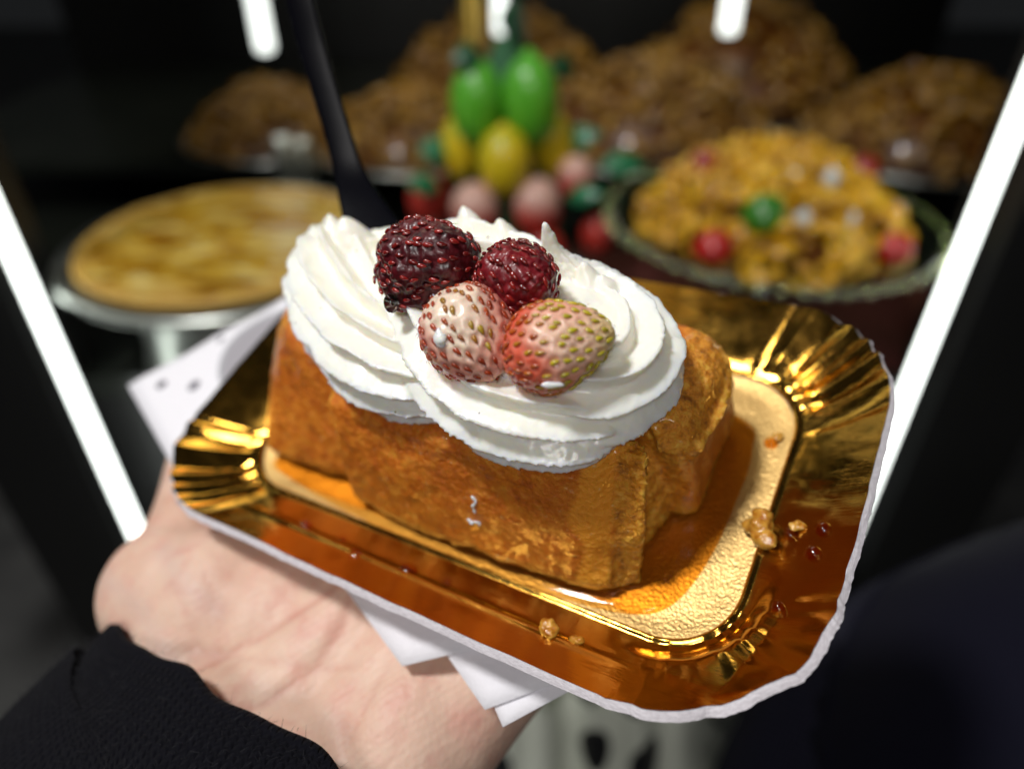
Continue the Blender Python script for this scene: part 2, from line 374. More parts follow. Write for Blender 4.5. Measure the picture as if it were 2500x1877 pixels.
def pile(parent, R, H, count, size, mat, seed, power=1.6):
    g = np.random.default_rng(seed); parts = []
    mk('core', *lathe([(R * 0.88, 0.0), (R * 0.84, H * 0.3), (R * 0.62, H * 0.62), (R * 0.3, H * 0.84), (R * 0.05, H * 0.88)], 32), CORE, parent)
    for i in range(count):
        a = g.uniform(0, 2 * math.pi); q = math.sqrt(g.uniform(0, 1)); r = R * q * 0.97; z = H * (1 - q ** power) * g.uniform(0.9, 1.0) + 0.004
        v, f = curl(size * g.uniform(0.75, 1.15), size * g.uniform(0.26, 0.36), g.uniform(3.0, 6.0))
        M = np.array(Matrix.Rotation(g.uniform(0, 6.28), 3, 'Z') @ Matrix.Rotation(g.uniform(-1.5, 1.5), 3, 'X') @ Matrix.Rotation(g.uniform(0, 6.28), 3, 'Z'))
        parts.append((v @ M.T + np.array((r * math.cos(a), r * math.sin(a), z)), f))
    v, f = join(parts); o = mk('dough_curls', v, f, mat, parent); o['kind'] = 'stuff'; return o
RIMG = plain('gilded_rim', (0.70, 0.76, 0.42), 0.07, 1.0)
def crystal_plate(x, y, z0, zt, R, label):
    p = empty('crystal_plate', Matrix.Translation((x, y, z0))); h = zt - z0; n = 144
    prof = [(R * 0.42, 0.0), (R * 0.45, 0.004), (R * 0.16, 0.014), (R * 0.10, h * 0.5), (R * 0.16, h - 0.018), (R * 0.80, h - 0.012), (R * 0.97, h - 0.002), (R * 1.0, h + 0.004), (R * 0.985, h + 0.006), (R * 0.8, h - 0.006), (R * 0.05, h - 0.008)]
    v, f = lathe(prof, n); a = np.arctan2(v[:, 1], v[:, 0]); rr = np.hypot(v[:, 0], v[:, 1])
    s = 1 + 0.045 * np.abs(np.sin(a * 16)) * sstep(R * 0.7, R, rr); v[:, 0] *= s; v[:, 1] *= s; v[:, 2] += 0.003 * np.sin(a * 16) ** 2 * sstep(R * 0.8, R, rr)
    mk('dish', v, f, CLEAR, p)
    bv, bf = join([sphere((R * 1.035 * math.cos(2 * math.pi * k / 56), R * 1.035 * math.sin(2 * math.pi * k / 56), h + 0.004), 0.0030, 12, 8) for k in range(56)])  # beads added round the rim to catch highlights
    o = mk('glint_beads', bv, bf, RIMG, p); o['kind'] = 'stuff'; return tag(p, label, 'plate')
px, py = 0.207, 0.544
crystal_plate(px, py, 0.90, 1.022, 0.126, 'scalloped crystal plate under the heap of fried dough at right')
hp = empty('dough_heap', Matrix.Translation((px, py, 1.016))); pile(hp, 0.102, 0.056, 330, 0.0115, DOUGH, 3, 2.4)
tag(hp, 'tall golden heap of honeyed fried dough curls on the crystal plate', 'sweets')
def ellip(name, c, r, mat, label, cat, group, seed=0, amp=0.03, rz=0.0):
    v, f = sphere((0, 0, 0), 1.0, 28, 18); d = 1 + amp * fbm(v, 1.6, seed, 2); v = v * d[:, None] * np.asarray(r)
    o = mk(name, v, f, mat, M=Matrix.Translation(c) @ Matrix.Rotation(rz, 4, 'Z')); return tag(o, label, cat, group)
CH_R = plain('candied_red', (0.42, 0.008, 0.006), 0.3, coat=0.4, coatr=0.05); CH_G = plain('candied_green', (0.03, 0.18, 0.012), 0.3, coat=0.4, coatr=0.05); CH_D = plain('candied_dark_red', (0.25, 0.006, 0.006), 0.2, coat=0.6)
CH_W = plain('sugared_almond', (0.55, 0.60, 0.60), 0.15, coat=1.0, coatr=0.04)
g = 'candied fruit on the dough heap'
for c, r, m, lb in (((0.142, 0.465, 1.036), 0.014, CH_R, 'red candied cherry low on the left of the dough heap'),
                    ((0.272, 0.468, 1.033), 0.013, CH_R, 'bright red candied cherry low on the right of the dough heap'),
                    ((0.178, 0.478, 1.055), 0.016, CH_G, 'green candied fruit at the middle of the dough heap'),
                    ((0.150, 0.550, 1.066), 0.013, CH_D, 'dark red candied fruit at the upper left of the dough heap'),
                    ((0.272, 0.545, 1.064), 0.012, CH_D, 'dark red candied fruit at the upper right of the dough heap')):
    ellip('candied_cherry', c, (r, r, r * 0.9), m, lb, 'candied fruit', g, 3, 0.08)
for c, lb in (((0.203, 0.503, 1.070), 'left one of two pale sugared almonds near the top of the heap'), ((0.231, 0.505, 1.070), 'right one of two pale sugared almonds near the top of the heap'),
              ((0.204, 0.473, 1.052), 'pale sugared almond beside the green candied fruit'), ((0.238, 0.475, 1.050), 'lowest pale sugared almond on the right of the heap')):
    ellip('sugared_almond', c, (0.006, 0.006, 0.008), CH_W, lb, 'sweet', 'sugared almonds on the dough heap', 5, 0.15)
for i, (x, y, R, H, m, lb) in enumerate(((-0.125, 0.885, 0.105, 0.062, DOUGH2, 'brown dough heap on a tray behind the black spoon'),
                      (0.175, 0.93, 0.15, 0.088, DOUGH2, 'wide dark heap of fried dough behind the marzipan limes'),
                      (0.50, 0.88, 0.13, 0.085, DOUGH2, 'dim dough heap at far right by the led tube'),
                      (-0.015, 1.12, 0.17, 0.115, DOUGH2, 'far golden brown dough heap straight behind the marzipan tower'),
                      (0.34, 1.13, 0.17, 0.13, DOUGH2, 'far brown dough heap between the two right heaps'),
                      (-0.300, 0.92, 0.10, 0.060, DOUGH2, 'dim brown dough heap in the dark at upper left'))):
    R = R * 1.0
    tr = empty('steel_tray', Matrix.Translation((x, y, 0.971)))
    mk('dish', *lathe([(0.02, 0.0), (R * 0.95, 0.0), (R * 1.12, 0.008), (R * 1.15, 0.012), (R * 1.1, 0.011), (R * 0.95, 0.003), (0.02, 0.002)], 64), STEEL, tr)
    tag(tr, 'steel tray holding the ' + lb, 'tray', 'steel trays on the upper shelf')
    q = empty('dough_heap', Matrix.Translation((x, y, 0.975))); pile(q, R, H, 260, 0.0125, m, 20 + i, 2.2); tag(q, lb, 'sweets', 'dough heaps on the upper shelf')
# chrome holders added to stand in for tube glints in a glass stand
for x, y, lb in ((-0.240, 0.75, 'left one of two chrome holders added for tube glints behind the yellow tart'), (-0.218, 0.745, 'right one of two chrome holders added for tube glints behind the yellow tart')):
    t = empty('glint_holder', Matrix.Translation((x, y, 0.90)))
    mk('foot', *lathe([(0.016, 0.0), (0.018, 0.002), (0.012, 0.006), (0.005, 0.010), (0.005, 0.012)], 24), STEEL, t)
    mk('stem', *lathe([(0.005, 0.0121), (0.006, 0.05), (0.005, 0.075)], 24), STEEL, t)
    mk('cup', *lathe([(0.004, 0.0751), (0.0085, 0.085), (0.0095, 0.10), (0.0095, 0.125), (0.0085, 0.128), (0.004, 0.126)], 24), STEEL, t)
    tag(t, lb, 'holder', 'chrome holders added for tube glints')
CLOTH = NT('red_cloth'); cn = CLOTH.noise(300, 3); CLOTH.set(color=CLOTH.mix(cn, (0.05, 0.006, 0.004), (0.09, 0.012, 0.008)), rough=0.9); CLOTH = CLOTH.m
V = []; 
for i in range(40):
    for j in range(30):
        x = -0.06 + 0.50 * i / 39; y = 0.507 + 0.25 * j / 29; V.append((x, y, 0.0035 + 0.0025 * math.sin(x * 40 + y * 30) * math.sin(y * 55)))
v = np.array(V); nn = len(v); v = np.vstack([v + (0, 0, 0.90), v + (0, 0, 0.8985)])
f = []
for i in range(39):
    for j in range(29): a = i * 30 + j; f += [[a, a + 30, a + 31, a + 1], [nn + a, nn + a + 1, nn + a + 31, nn + a + 30]]
bnd = [i * 30 for i in range(40)] + [39 * 30 + j for j in range(1, 30)] + [i * 30 + 29 for i in range(38, -1, -1)] + [j for j in range(28, 0, -1)]
for a, b in zip(bnd, bnd[1:] + bnd[:1]): f.append([b, a, nn + a, nn + b])
tag(mk('shelf_cloth', v, f, CLOTH), 'dark red cloth on the shelf under the crystal plate and fruit', 'cloth')

# ------------------------------------------------------------------ marzipan fruit tower
cone = empty('fruit_cone', Matrix.Translation((-0.003, 0.672, 0.90)))
mk('foam', *lathe([(0.062, 0.0), (0.060, 0.02), (0.030, 0.19), (0.012, 0.235), (0.004, 0.238)], 32), plain('green_foam', (0.02, 0.10, 0.04), 0.8), cone)
mk('dish', *lathe([(0.03, 0.0), (0.075, 0.0005), (0.085, 0.008), (0.083, 0.010), (0.062, 0.004)], 48), STEEL, cone)
tag(cone, 'dark green cone that carries the marzipan fruit tower', 'display cone')
LIME = NT('marzipan_lime'); ln = LIME.noise(40, 3); LIME.set(color=LIME.mix(ln, (0.06, 0.34, 0.015), (0.13, 0.46, 0.03)), rough=0.35, coat=0.3); LIME = LIME.m
LEMON = NT('marzipan_lemon'); ln = LEMON.noise(30, 3); LEMON.set(color=LEMON.ramp(ln, [(0.35, (0.38, 0.40, 0.01)), (0.55, (0.66, 0.48, 0.01))]), rough=0.4, coat=0.2); LEMON = LEMON.m
STRAW = NT('marzipan_strawberry'); sep = STRAW.node('ShaderNodeSeparateXYZ'); STRAW.link(STRAW.obj(), sep.inputs[0])
STRAW.set(color=STRAW.ramp(STRAW.math('ADD', STRAW.math('MULTIPLY', sep.outputs[2], 22), 0.5), [(0.42, (0.50, 0.03, 0.02)), (0.78, (0.64, 0.38, 0.31))]), rough=0.4, coat=0.2); STRAW = STRAW.m
RED = plain('marzipan_red', (0.42, 0.03, 0.02), 0.4, coat=0.2)
def fruit(name, c, rx, rz, mat, label, group, nip=True, tilt=0.0):
    P = []
    for t in np.linspace(0, 1, 22):
        th = math.pi * t; r = max(0.02, math.sin(th)) ** 0.9; z = -math.cos(th)
        if nip: z += 0.16 * (max(0, (t - 0.88) / 0.12) - max(0, (0.12 - t) / 0.12)) if 1 else 0
        P.append((rx * r, rz * z))
    v, f = lathe(P, 32); v *= (1 + 0.02 * fbm(v, 60, 4, 2))[:, None]
    o = mk(name, v, f, mat, M=Matrix.Translation(c) @ Matrix.Rotation(tilt, 4, 'Y')); tag(o, label, 'marzipan fruit', group); return o
fruit('marzipan_lime', (-0.030, 0.628, 1.092), 0.0225, 0.034, LIME, 'left one of two green marzipan limes', 'marzipan limes', tilt=0.05)
fruit('marzipan_lime', (0.0155, 0.628, 1.094), 0.0240, 0.036, LIME, 'right larger one of two green marzipan limes', 'marzipan limes', tilt=-0.05)
fruit('marzipan_lemon', (-0.0065, 0.605, 1.050), 0.0230, 0.029, LEMON, 'middle one of three yellow marzipan lemons under the limes', 'marzipan lemons')
fruit('marzipan_lemon', (-0.046, 0.645, 1.050), 0.019, 0.030, LEMON, 'left one of three yellow marzipan lemons', 'marzipan lemons', tilt=0.08)
fruit('marzipan_lemon', (0.037, 0.645, 1.052), 0.019, 0.030, LEMON, 'right one of three yellow marzipan lemons', 'marzipan lemons', tilt=-0.08)
for c, r, m, lb in (((-0.033, 0.600, 1.008), 0.021, STRAW, 'pale topped red marzipan strawberry under the middle lemon, left one'),
                    ((0.022, 0.600, 1.012), 0.021, STRAW, 'pale topped red marzipan strawberry under the middle lemon, right one'),
                    ((-0.076, 0.630, 1.006), 0.019, RED, 'leftmost dull red marzipan strawberry of the fruit tower'),
                    ((0.030, 0.592, 0.972), 0.018, RED, 'small red marzipan strawberry low in the tower under the pale ones'),
                    ((0.078, 0.610, 0.982), 0.015, RED, 'rightmost small red marzipan strawberry beside the crystal plate'),
                    ((0.057, 0.628, 1.028), 0.016, STRAW, 'pinkish marzipan strawberry under the right lemon'),
                    ((-0.022, 0.594, 0.968), 0.020, RED, 'red marzipan strawberry low in the tower behind the dark berries')):
    fruit('marzipan_strawberry', c, r, r * 1.25, m, lb, 'marzipan strawberries', False)
LEAF = NT('marzipan_leaf'); LEAF.set(color=(0.012, 0.15, 0.06), rough=0.35, coat=0.3); LEAF = LEAF.m; LEAFD = plain('dark_leaf', (0.008, 0.07, 0.025), 0.4)
def leaf(c, L, W, rot, mat, label):
    n = 13; V = []; 
    for s in (0, -0.0016):
        for i in range(n):
            t = i / (n - 1); wd = W * math.sin(math.pi * t ** 0.8) * 0.5 + 0.0003
            for k in (-1, 0, 1): V.append(((t - 0.5) * L, k * wd, 0.004 * abs(k) * math.sin(math.pi * t) - 0.010 * (t - 0.5) ** 2 + s))
    F = []
    for i in range(n - 1):
        for k in range(2):
            a = i * 3 + k; F.append([a, a + 3, a + 4, a + 1]); b = a + 3 * n; F.append([b, b + 1, b + 4, b + 3])
        for k in (0, 2):
            a = i * 3 + k; b = a + 3 * n; F.append([a, b, b + 3, a + 3] if k == 0 else [a, a + 3, b + 3, b])
    o = mk('marzipan_leaf', V, F, mat, M=Matrix.Translation(c) @ Matrix.Rotation(rot[0], 4, 'Z') @ Matrix.Rotation(rot[1], 4, 'X') @ Matrix.Rotation(rot[2], 4, 'Y'))
    return tag(o, label, 'leaf', 'marzipan leaves of the fruit tower')
for c, L, W, r, m, lb in (((0.099, 0.622, 1.042), 0.040, 0.022, (0.0, 0.9, 0.1), LEAF, 'rightmost bright green leaf of the fruit tower'),
                          ((0.062, 0.640, 1.060), 0.036, 0.022, (0.3, 0.9, -0.6), LEAF, 'green leaf beside the right lemon'),
                          ((-0.066, 0.630, 1.052), 0.032, 0.022, (0.0, 0.9, 0.4), LEAF, 'green leaf beside the left lemon'),
                          ((-0.075, 0.605, 1.030), 0.034, 0.018, (0.2, 0.9, 0.5), LEAF, 'green leaf above the leftmost red strawberry'),
                          ((0.064, 0.598, 1.024), 0.034, 0.018, (0.0, 0.9, -0.4), LEAF, 'green leaf beside the right pale strawberry'),
                          ((0.004, 0.640, 1.148), 0.046, 0.042, (0.2, 1.0, 0.9), LEAFD, 'broad dark leaf on top of the two limes'),
                          ((-0.036, 0.620, 1.130), 0.026, 0.022, (0.0, 1.0, 0.2), LEAFD, 'small dark leaf on top of the left lime'),
                          ((0.044, 0.632, 1.118), 0.034, 0.020, (0.0, 0.9, 0.9), LEAFD, 'dark leaf at the upper right of the right lime'),
                          ((0.000, 0.580, 0.990), 0.040, 0.016, (0.0, 1.2, 1.5), LEAF, 'dark teal leaf hanging between the two pale strawberries')):
    leaf(c, L, W, r, m, lb)
GR = NT('gold_ribbon'); GR.set(color=(0.75, 0.5, 0.1), metal=1.0, rough=0.35); GR = GR.m
t = empty('gold_pole', Matrix.Translation((-0.048, 0.93, 0.975)))
mk('pole', *lathe([(0.012, 0.0), (0.013, 0.001), (0.011, 0.01), (0.011, 0.45), (0.009, 0.452)], 24), GR, t); mk('finial', *lathe([(0.005, 0.4521), (0.014, 0.46), (0.014, 0.475), (0.004, 0.49)], 24), GR, t)
tag(t, 'golden pole rising behind the green marzipan limes', 'pole')
#==SPLIT==
# ================================================================== GOLD TRAY
def rrect(hx, hy, r, nside=60, ncor=60, rf=None):
    P = []; K = []
    RR = [rf or r, r, r, r]; rf = RR[0]
    corners = [((hx - rf, -hy + rf), -90), ((hx - r, hy - r), 0), ((-hx + r, hy - r), 90), ((-hx + r, -hy + r), 180)]   # FR, BR, BL, FL
    for q, (c, a0) in enumerate(corners):
        r = RR[q]
        for i in range(ncor):
            a = math.radians(a0 + 90 * i / ncor); P.append((c[0] + r * math.cos(a), c[1] + r * math.sin(a))); K.append((q, i / ncor, 1))
        c2, a2 = corners[(q + 1) % 4]; a = math.radians(a0 + 90)
        A = np.array((c[0] + r * math.cos(a), c[1] + r * math.sin(a))); a = math.radians(a2); r2 = RR[(q + 1) % 4]; B = np.array((c2[0] + r2 * math.cos(a), c2[1] + r2 * math.sin(a)))
        for i in range(nside): P.append(tuple(A + (B - A) * i / nside)); K.append((q, i / nside, 0))
    return np.array(P), K
INN, KK = rrect(64.5, 33.5, 14); OUT, _ = rrect(82.2, 50.2, 25, rf=31); OUT[:, 0] -= 0.8
NS = len(INN); qi = np.array([k[0] for k in KK]); ui = np.array([k[1] for k in KK]); ci = np.array([k[2] for k in KK])
perim = np.arange(NS) / NS
corw = np.where(ci == 1, np.sin(np.pi * ui) ** 0.5, 0.0)
# pleat phase: about nine pleats per corner, unevenly spaced
ph = np.where(ci == 1, ui * 6.0 + 0.35 * np.sin(ui * 9 + qi * 2.1), 0.0)
saw = np.abs((ph % 1.0) * 2 - 1) * 2 - 1
amp = np.array([0.55, 1.35, 1.1, 1.4])[qi] * (0.7 + 0.5 * hsh(np.floor(ph).astype(np.int64), qi.astype(np.int64), qi.astype(np.int64) * 0, 4))
edge_n = np.array([noise(np.array([[p * 40, 3.1, 0.2]]), 1.0, 9)[0] + 0.6 * noise(np.array([[p * 150, 1.7, 0.2]]), 1.0, 4)[0] for p in perim])
_g = np.random.default_rng(21)
FACETS = [(_g.uniform(56, 84), _g.uniform(-52, -24), _g.uniform(-0.26, 0.26), _g.uniform(-0.26, 0.26), _g.uniform(-0.4, 0.6)) for _ in range(16)]
def tray_rings(ts, extra=0.0, crumple=True):
    rows = []
    for t in ts:
        P = INN + (OUT - INN) * t
        d = OUT - INN; d = d / np.linalg.norm(d, axis=1)[:, None]
        z = -10 + 10.2 * (0.32 * t + 0.68 * max(t, 0) ** 1.7)
        zz = np.full(NS, z)
        zz += 0.7 * math.exp(-((t - 0.035) / 0.03) ** 2)                          # bead round the panel
        pl = amp * saw * corw * float(sstep(0.06, 0.35, t)) * (1.0 - 0.35 * float(sstep(0.75, 1.0, t)))
        pet = np.where(qi == 0, 1.0, 0.0) * corw
        zz += pl * (1 - 0.75 * pet) + pet * 1.1 * np.clip(1 - np.abs((ph * 1.0) % 1.0 - 0.5) * 2.6, 0, 1) * math.exp(-((t - 0.42) / 0.26) ** 2)
        # long crease on the front slope, crushed front right corner
        front = (P[:, 1] < -34) & (np.abs(P[:, 0]) < 62)
        zz += np.where(front, 0.55 * math.exp(-((t - 0.52) / 0.05) ** 2) * sstep(-60, -30, P[:, 0]) * (1 - sstep(30, 60, P[:, 0])), 0)
        Q = np.c_[P, np.zeros(NS)]
        if crumple:
            fr = np.exp(-(((P[:, 0] - 74) / 26) ** 2 + ((P[:, 1] + 38) / 22) ** 2)) * sstep(0.1, 0.45, t)
            ridg = (np.abs(noise(Q, 0.13, 31)) + 0.6 * np.abs(noise(Q, 0.27, 32)) - 0.45)
            zz += np.exp(-(((P[:, 0] - 76) / 24) ** 4 + ((P[:, 1] + 40) / 20) ** 4)) * float(sstep(0.15, 0.4, t)) * (np.max([a_ * (P[:, 0] - x_) + b_ * (P[:, 1] - y_) + c_ for x_, y_, a_, b_, c_ in FACETS], axis=0) - 2.0)
            zz += 0.35 * noise(Q, 0.09, 33) * sstep(0.1, 0.5, t) + 0.10 * noise(Q, 0.4, 34) * sstep(0.1, 0.3, t)
        off = (edge_n * (0.22 + 1.9 * np.exp(-(((P[:, 0] - 76) / 20) ** 2 + ((P[:, 1] + 40) / 18) ** 2)))) * max(0, t - 0.5) * 2
        off = off + extra - 1.8 * np.exp(-(((P[:, 0] - 74) / 14) ** 2 + ((P[:, 1] + 44) / 10) ** 2)) * max(0, t - 0.5)
        XY = P + d * off[:, None]
        rows.append(np.c_[XY, zz])
    return np.vstack(rows)
ts_f = list(np.linspace(0, 0.12, 8)) + list(np.linspace(0.14, 1.0, 40))
FV = tray_rings(ts_f); FF = gridf(len(ts_f), NS)
ts_b = list(np.linspace(0, 1.0, 31))
BV = tray_rings(ts_b); BN = normals(BV, gridf(len(ts_b), NS)); BN[BN[:, 2] < 0] *= -1
tray = tempty('pastry_tray', (0, 0, -12))
tp('foil_rim', FV + np.array((0, 0, 0.10)), FF, GOLD, tray)
# panel: rings shrinking to the middle line, dished very slightly
rows = []
sp = np.c_[np.clip(INN[:, 0], -31, 31), np.zeros(NS)]
for k in range(26):
    s = 1 - k / 25.0
    P = sp + (INN - sp) * s; z = np.full(NS, -10.0) + 0.10
    z -= 0.55 * sstep(0.0, 0.10, 1 - s)
    z += 0.06 * noise(np.c_[P, z], 0.15, 41)
    rows.append(np.c_[P, z])
PV = np.vstack(rows); PF = gridf(26, NS); tp('embossed_panel', PV, PF[::1], PANEL, tray)
# paperboard: solid, white, its cut edge shows all round
th = 2.0
flo = BV - BN * th; flo2 = BV - BN * 0.02
nb = len(ts_b); rough = (0.22 * noise(flo[-NS:], 1.6, 51) + 0.1 * noise(flo[-NS:], 3.7, 53))[:, None] * np.c_[np.cos(perim * 6.28), np.sin(perim * 6.28), perim * 0]
top = BV - BN * 0.12; top[-NS:] += rough; flo[-NS:] += rough * 1.5
mid = (top[-NS:] + flo[-NS:]) / 2 + (top[-NS:] - top[-2 * NS:-NS]) * 0.05 + 0.10 * noise(flo[-NS:], 2.1, 52)[:, None]
V = np.vstack([top, mid, flo[::-1].reshape(nb, NS, 3)[:, ::-1].reshape(-1, 3)])
V = np.vstack([np.c_[INN * 0.985, np.full(NS, -10.9)], V]); V[nb * NS + 2 * NS:][-NS:, 2] = np.minimum(V[-NS:, 2], -12.0)
F = gridf(nb + 2 + nb, NS)
V2 = [V]; nV = len(V)
F.append([j for j in range(NS)]); F.append([nV - NS + j for j in range(NS)][::-1])
# inner floor of the board
tp('paperboard', V, F, BOARD, tray, smooth=False)
tag(tray, 'rectangular gold foil paperboard tray with fluted corners held in the palm', 'tray')
def tz(x, y):
    S = np.vstack([FV, PV]); i = np.argmin((S[:, 0] - x) ** 2 + (S[:, 1] - y) ** 2); return S[i, 2] + 0.1
TNOR = np.vstack([normals(FV, FF), np.tile((0, 0, 1.0), (len(PV), 1))]); TNOR[TNOR[:, 2] < 0] *= -1
def tn(x, y):
    S = np.vstack([FV, PV]); i = np.argmin((S[:, 0] - x) ** 2 + (S[:, 1] - y) ** 2); return TNOR[i]

# ================================================================== SPONGE CAKE
def blockmesh(poly_y_z, x0, x1, nx=16, xs=None):
    """prism along x of a closed (y,z) outline"""
    V = []
    n = len(poly_y_z)
    for i in range(nx):
        x = x0 + (x1 - x0) * i / (nx - 1)
        for y, z in poly_y_z: V.append((x, y, z))
    return np.array(V), gridf(nx, n, True, True)
def loft(sections):
    """list of lists of 3-D points with equal counts"""
    n = len(sections[0]); return np.vstack([np.array(s, float) for s in sections]), gridf(len(sections), n, True, True)
parts = []
# front slab: leaning front face
def fsec(x, yb, yt, zt, yin): return [(x, yb, -9.4), (x, yb - 0.8, -5), (x, (yb + yt) / 2 - 1.2, zt * 0.35), (x, yt, zt), (x, yt + 4, zt + 1.5), (x, yin, zt), (x, yin, -9.4)]
parts.append(loft([fsec(-27, -28.0, -20, 19, 0), fsec(-25, -29.5, -21.5, 20.5, 0), fsec(-8, -31, -23, 21, 0), fsec(14, -31, -23, 21, 0), fsec(30, -30.5, -21, 21.5, -2), fsec(38, -29.5, -18.5, 22, -6), fsec(41.5, -28.0, -15.0, 21, -9)]))
# upright crust slab at its right end
parts.append(loft([[(39.0, -29.0, -9.4), (46.0, -25.0, -9.4), (46.8, -21.5, 6), (47.6, -14.5, 23.5), (42.0, -14.5, 22.5), (41.2, -23, 5)],
                   [(39.0, -24.0, -9.4), (44.5, -21.5, -9.4), (44.8, -17.5, 6), (45.5, -11.0, 22.0), (41.0, -10.5, 21.0), (39.2, -18, 5)]][::-1]))
# rear slab
def rsec(x, y0, y1, zt): return [(x, y0, -9.4), (x, y0, zt - 5), (x, y0 + 3, zt - 0.5), (x, (y0 + y1) / 2, zt + 1), (x, y1 - 4, zt), (x, y1, zt - 6), (x, y1 + 1, -9.4)]
parts.append(loft([rsec(-46, -4, 20, 20), rsec(-20, -4, 24, 22), rsec(20, -4, 24, 22), rsec(40, -6, 23, 22.5), rsec(48.0, -7, 21.5, 21), rsec(51.5, -5.5, 19.5, 18)]))
# crust flap folded over the right end of the rear slab
parts.append(loft([[(46, -9.5, 17), (53, -5, 14), (55, 5, 15), (53, 16, 14), (48, 19, 20), (44, 14, 24), (44, 2, 24), (43, -6, 22)],
                   [(47, -6.5, 11), (52, -4, 11), (53, 5, 11), (52, 15, 10), (48, 18, 13), (45, 14, 14), (45, 2, 14), (45, -5, 14)]][::-1]))
# left lobe
parts.append(loft([[(37, -22, -9.4), (43.0, -18, -9.4), (48.5, 2, -9.4), (38, 2, -9.4)], [(37, -20, 4), (41.5, -14.5, 5), (48, 2, 6), (38, 2, 6)], [(37, -12, 12), (40.0, -9, 12), (46, 2, 13), (38, 2, 13)]]))
def lsec(x, yb, yt, zt, yin, sl): return [(x + sl * (z + 9.4) / 31.0, y, z) for _, y, z in fsec(0, yb, yt, zt, yin)]
parts.append(loft([lsec(-66.5, -13, -4, 11, 10, 7), lsec(-65, -20, -4.5, 18, 14, 8), lsec(-60, -25, -6, 22, 17, 7), lsec(-52, -26, -9, 23.5, 18, 4), lsec(-38, -25.5, -12, 22.5, 18, 0), lsec(-26, -24.5, -15, 20, 16, 0)]))
parts.append(loft([[(-57, -20, -9.4), (-30, -22, -9.4), (-30, 16, -9.4), (-58, 14, -9.4)], [(-60, -17, 2), (-30, -19, 2), (-30, 16, 2), (-59, 14, 2)]]))
V, F = join(parts); V, N, F = remesh(V, F, 0.8, 5)
flat = sstep(-9.6, -8.0, V[:, 2])
crust = np.clip(sstep(40.2, 41.5, V[:, 0] + 1.6 * noise(V, 0.35, 61)) * (1 - sstep(-8, -5, V[:, 1])) + sstep(9.5, 12.5, V[:, 2] + 2 * noise(V, 0.3, 62)) * sstep(42.5, 45, V[:, 0]) * sstep(-9, -6, V[:, 1]), 0, 1)
crust = np.maximum(crust, sstep(0.35, 0.6, -N[:, 0] + 0.3 * noise(V, 0.25, 65)) * sstep(11, 16, V[:, 2]) * 0.9)
crust = np.maximum(crust, 0.75 * sstep(-4.5, -8.5, V[:, 2] + 2.5 * noise(V, 0.3, 66)))
pb = 34.0 + 2.4 * noise(V * np.array((0, 0.6, 1)), 0.16, 63) + 0.04 * V[:, 2]
patch = sstep(0, 1.2, V[:, 0] - pb) * (1 - sstep(40.4, 41.4, V[:, 0])) * (V[:, 1] < -10)
pores = np.maximum(0, noise(V, 0.55, 71) - 0.25) * 1.1 + np.maximum(0, noise(V, 0.95, 72) - 0.35) * 0.9
rough = 0.55 * fbm(V, 0.16, 67, 2) + (0.17 * fbm(V, 0.6, 68, 2) - 0.5 * pores) * (1 - 0.85 * patch) + crust * 0.35 * noise(V, 1.1, 69)
V = V + N * ((rough - 0.25 * patch) * flat)[:, None]; V[:, 2] = np.maximum(V[:, 2], -9.4)
body_co = V.copy(); cake = tempty('sponge_cake', (0, 0, -9.4))
body = tp('soaked_body', V, F, CAKE, cake, attrs={'crust': crust, 'patch': patch})
tag(cake, 'syrup soaked amber sponge cake split open on the gold tray', 'cake')

# ================================================================== WHIPPED CREAM: star nozzle rope piped in swirls
def star(nf, depth, twist, phase=0.0):
    def p(a, i):
        s = ((a + phase + twist * i) / (2 * math.pi) * nf) % 1.0
        t = np.where(s < 0.78, s / 0.78, (1 - s) / 0.22)                    # steep on one side: laid-over pleats
        return 1 - depth * (1 - t ** 1.3)
    return p
def rope(pts, rads, nf=10, depth=0.3, twist=0.0, phase=0.0, flat=1.0):
    P = catmull(pts, 90); r = np.interp(np.linspace(0, 1, 90), np.linspace(0, 1, len(rads)), rads)
    return sweep(P, r, 180, star(nf, depth, twist, phase), up=(0, 0, 1), flat=flat)
cp = []
cp.append(rope([(-46, 17, 30.5), (-39, 8.5, 31), (-30, 0, 30), (-18, -7.5, 29.5), (-4, -11.5, 29), (10, -12, 28)], [8, 13.5, 14.5, 14.5, 13, 8], 13, 0.36, 0.003, 0.4, 0.95))
cp.append(rope([(-40, 14, 26), (-26, 12, 28), (-8, 12, 30), (10, 12, 30), (22, 10, 30)], [9, 12.5, 13.5, 12.5, 8], 12, 0.30, 0.004, 0.2))
cp.append(rope([(-14, 6, 37), (-6, 1, 37), (3, -5, 35), (11, -11, 32), (21, -13.5, 30), (32, -12.5, 28), (38.5, -9, 26)], [6, 11, 12.5, 13, 13.2, 12, 6], 12, 0.36, 0.004, 1.3, 0.95))
cp.append(rope([(13, -8, 32), (25, -9.5, 32), (33.5, -8.5, 30.0), (37.0, -1, 28), (34.5, 7.0, 27.5), (27.5, 11.5, 28.5), (21.5, 13.5, 32.5), (18.5, 14.5, 39.5), (18, 14.5, 47)], [7, 10, 11.5, 12, 10.5, 9, 7, 3, 0.4], 11, 0.34, 0.004, 2.2))
cp.append(sphere((20, 2, 30), (24, 13, 9), 32, 16)); cp.append(sphere((-16, 4, 30), (24, 12, 8), 32, 16))
cp.append(sphere((6, -1, 34), (17, 9, 7), 32, 16))
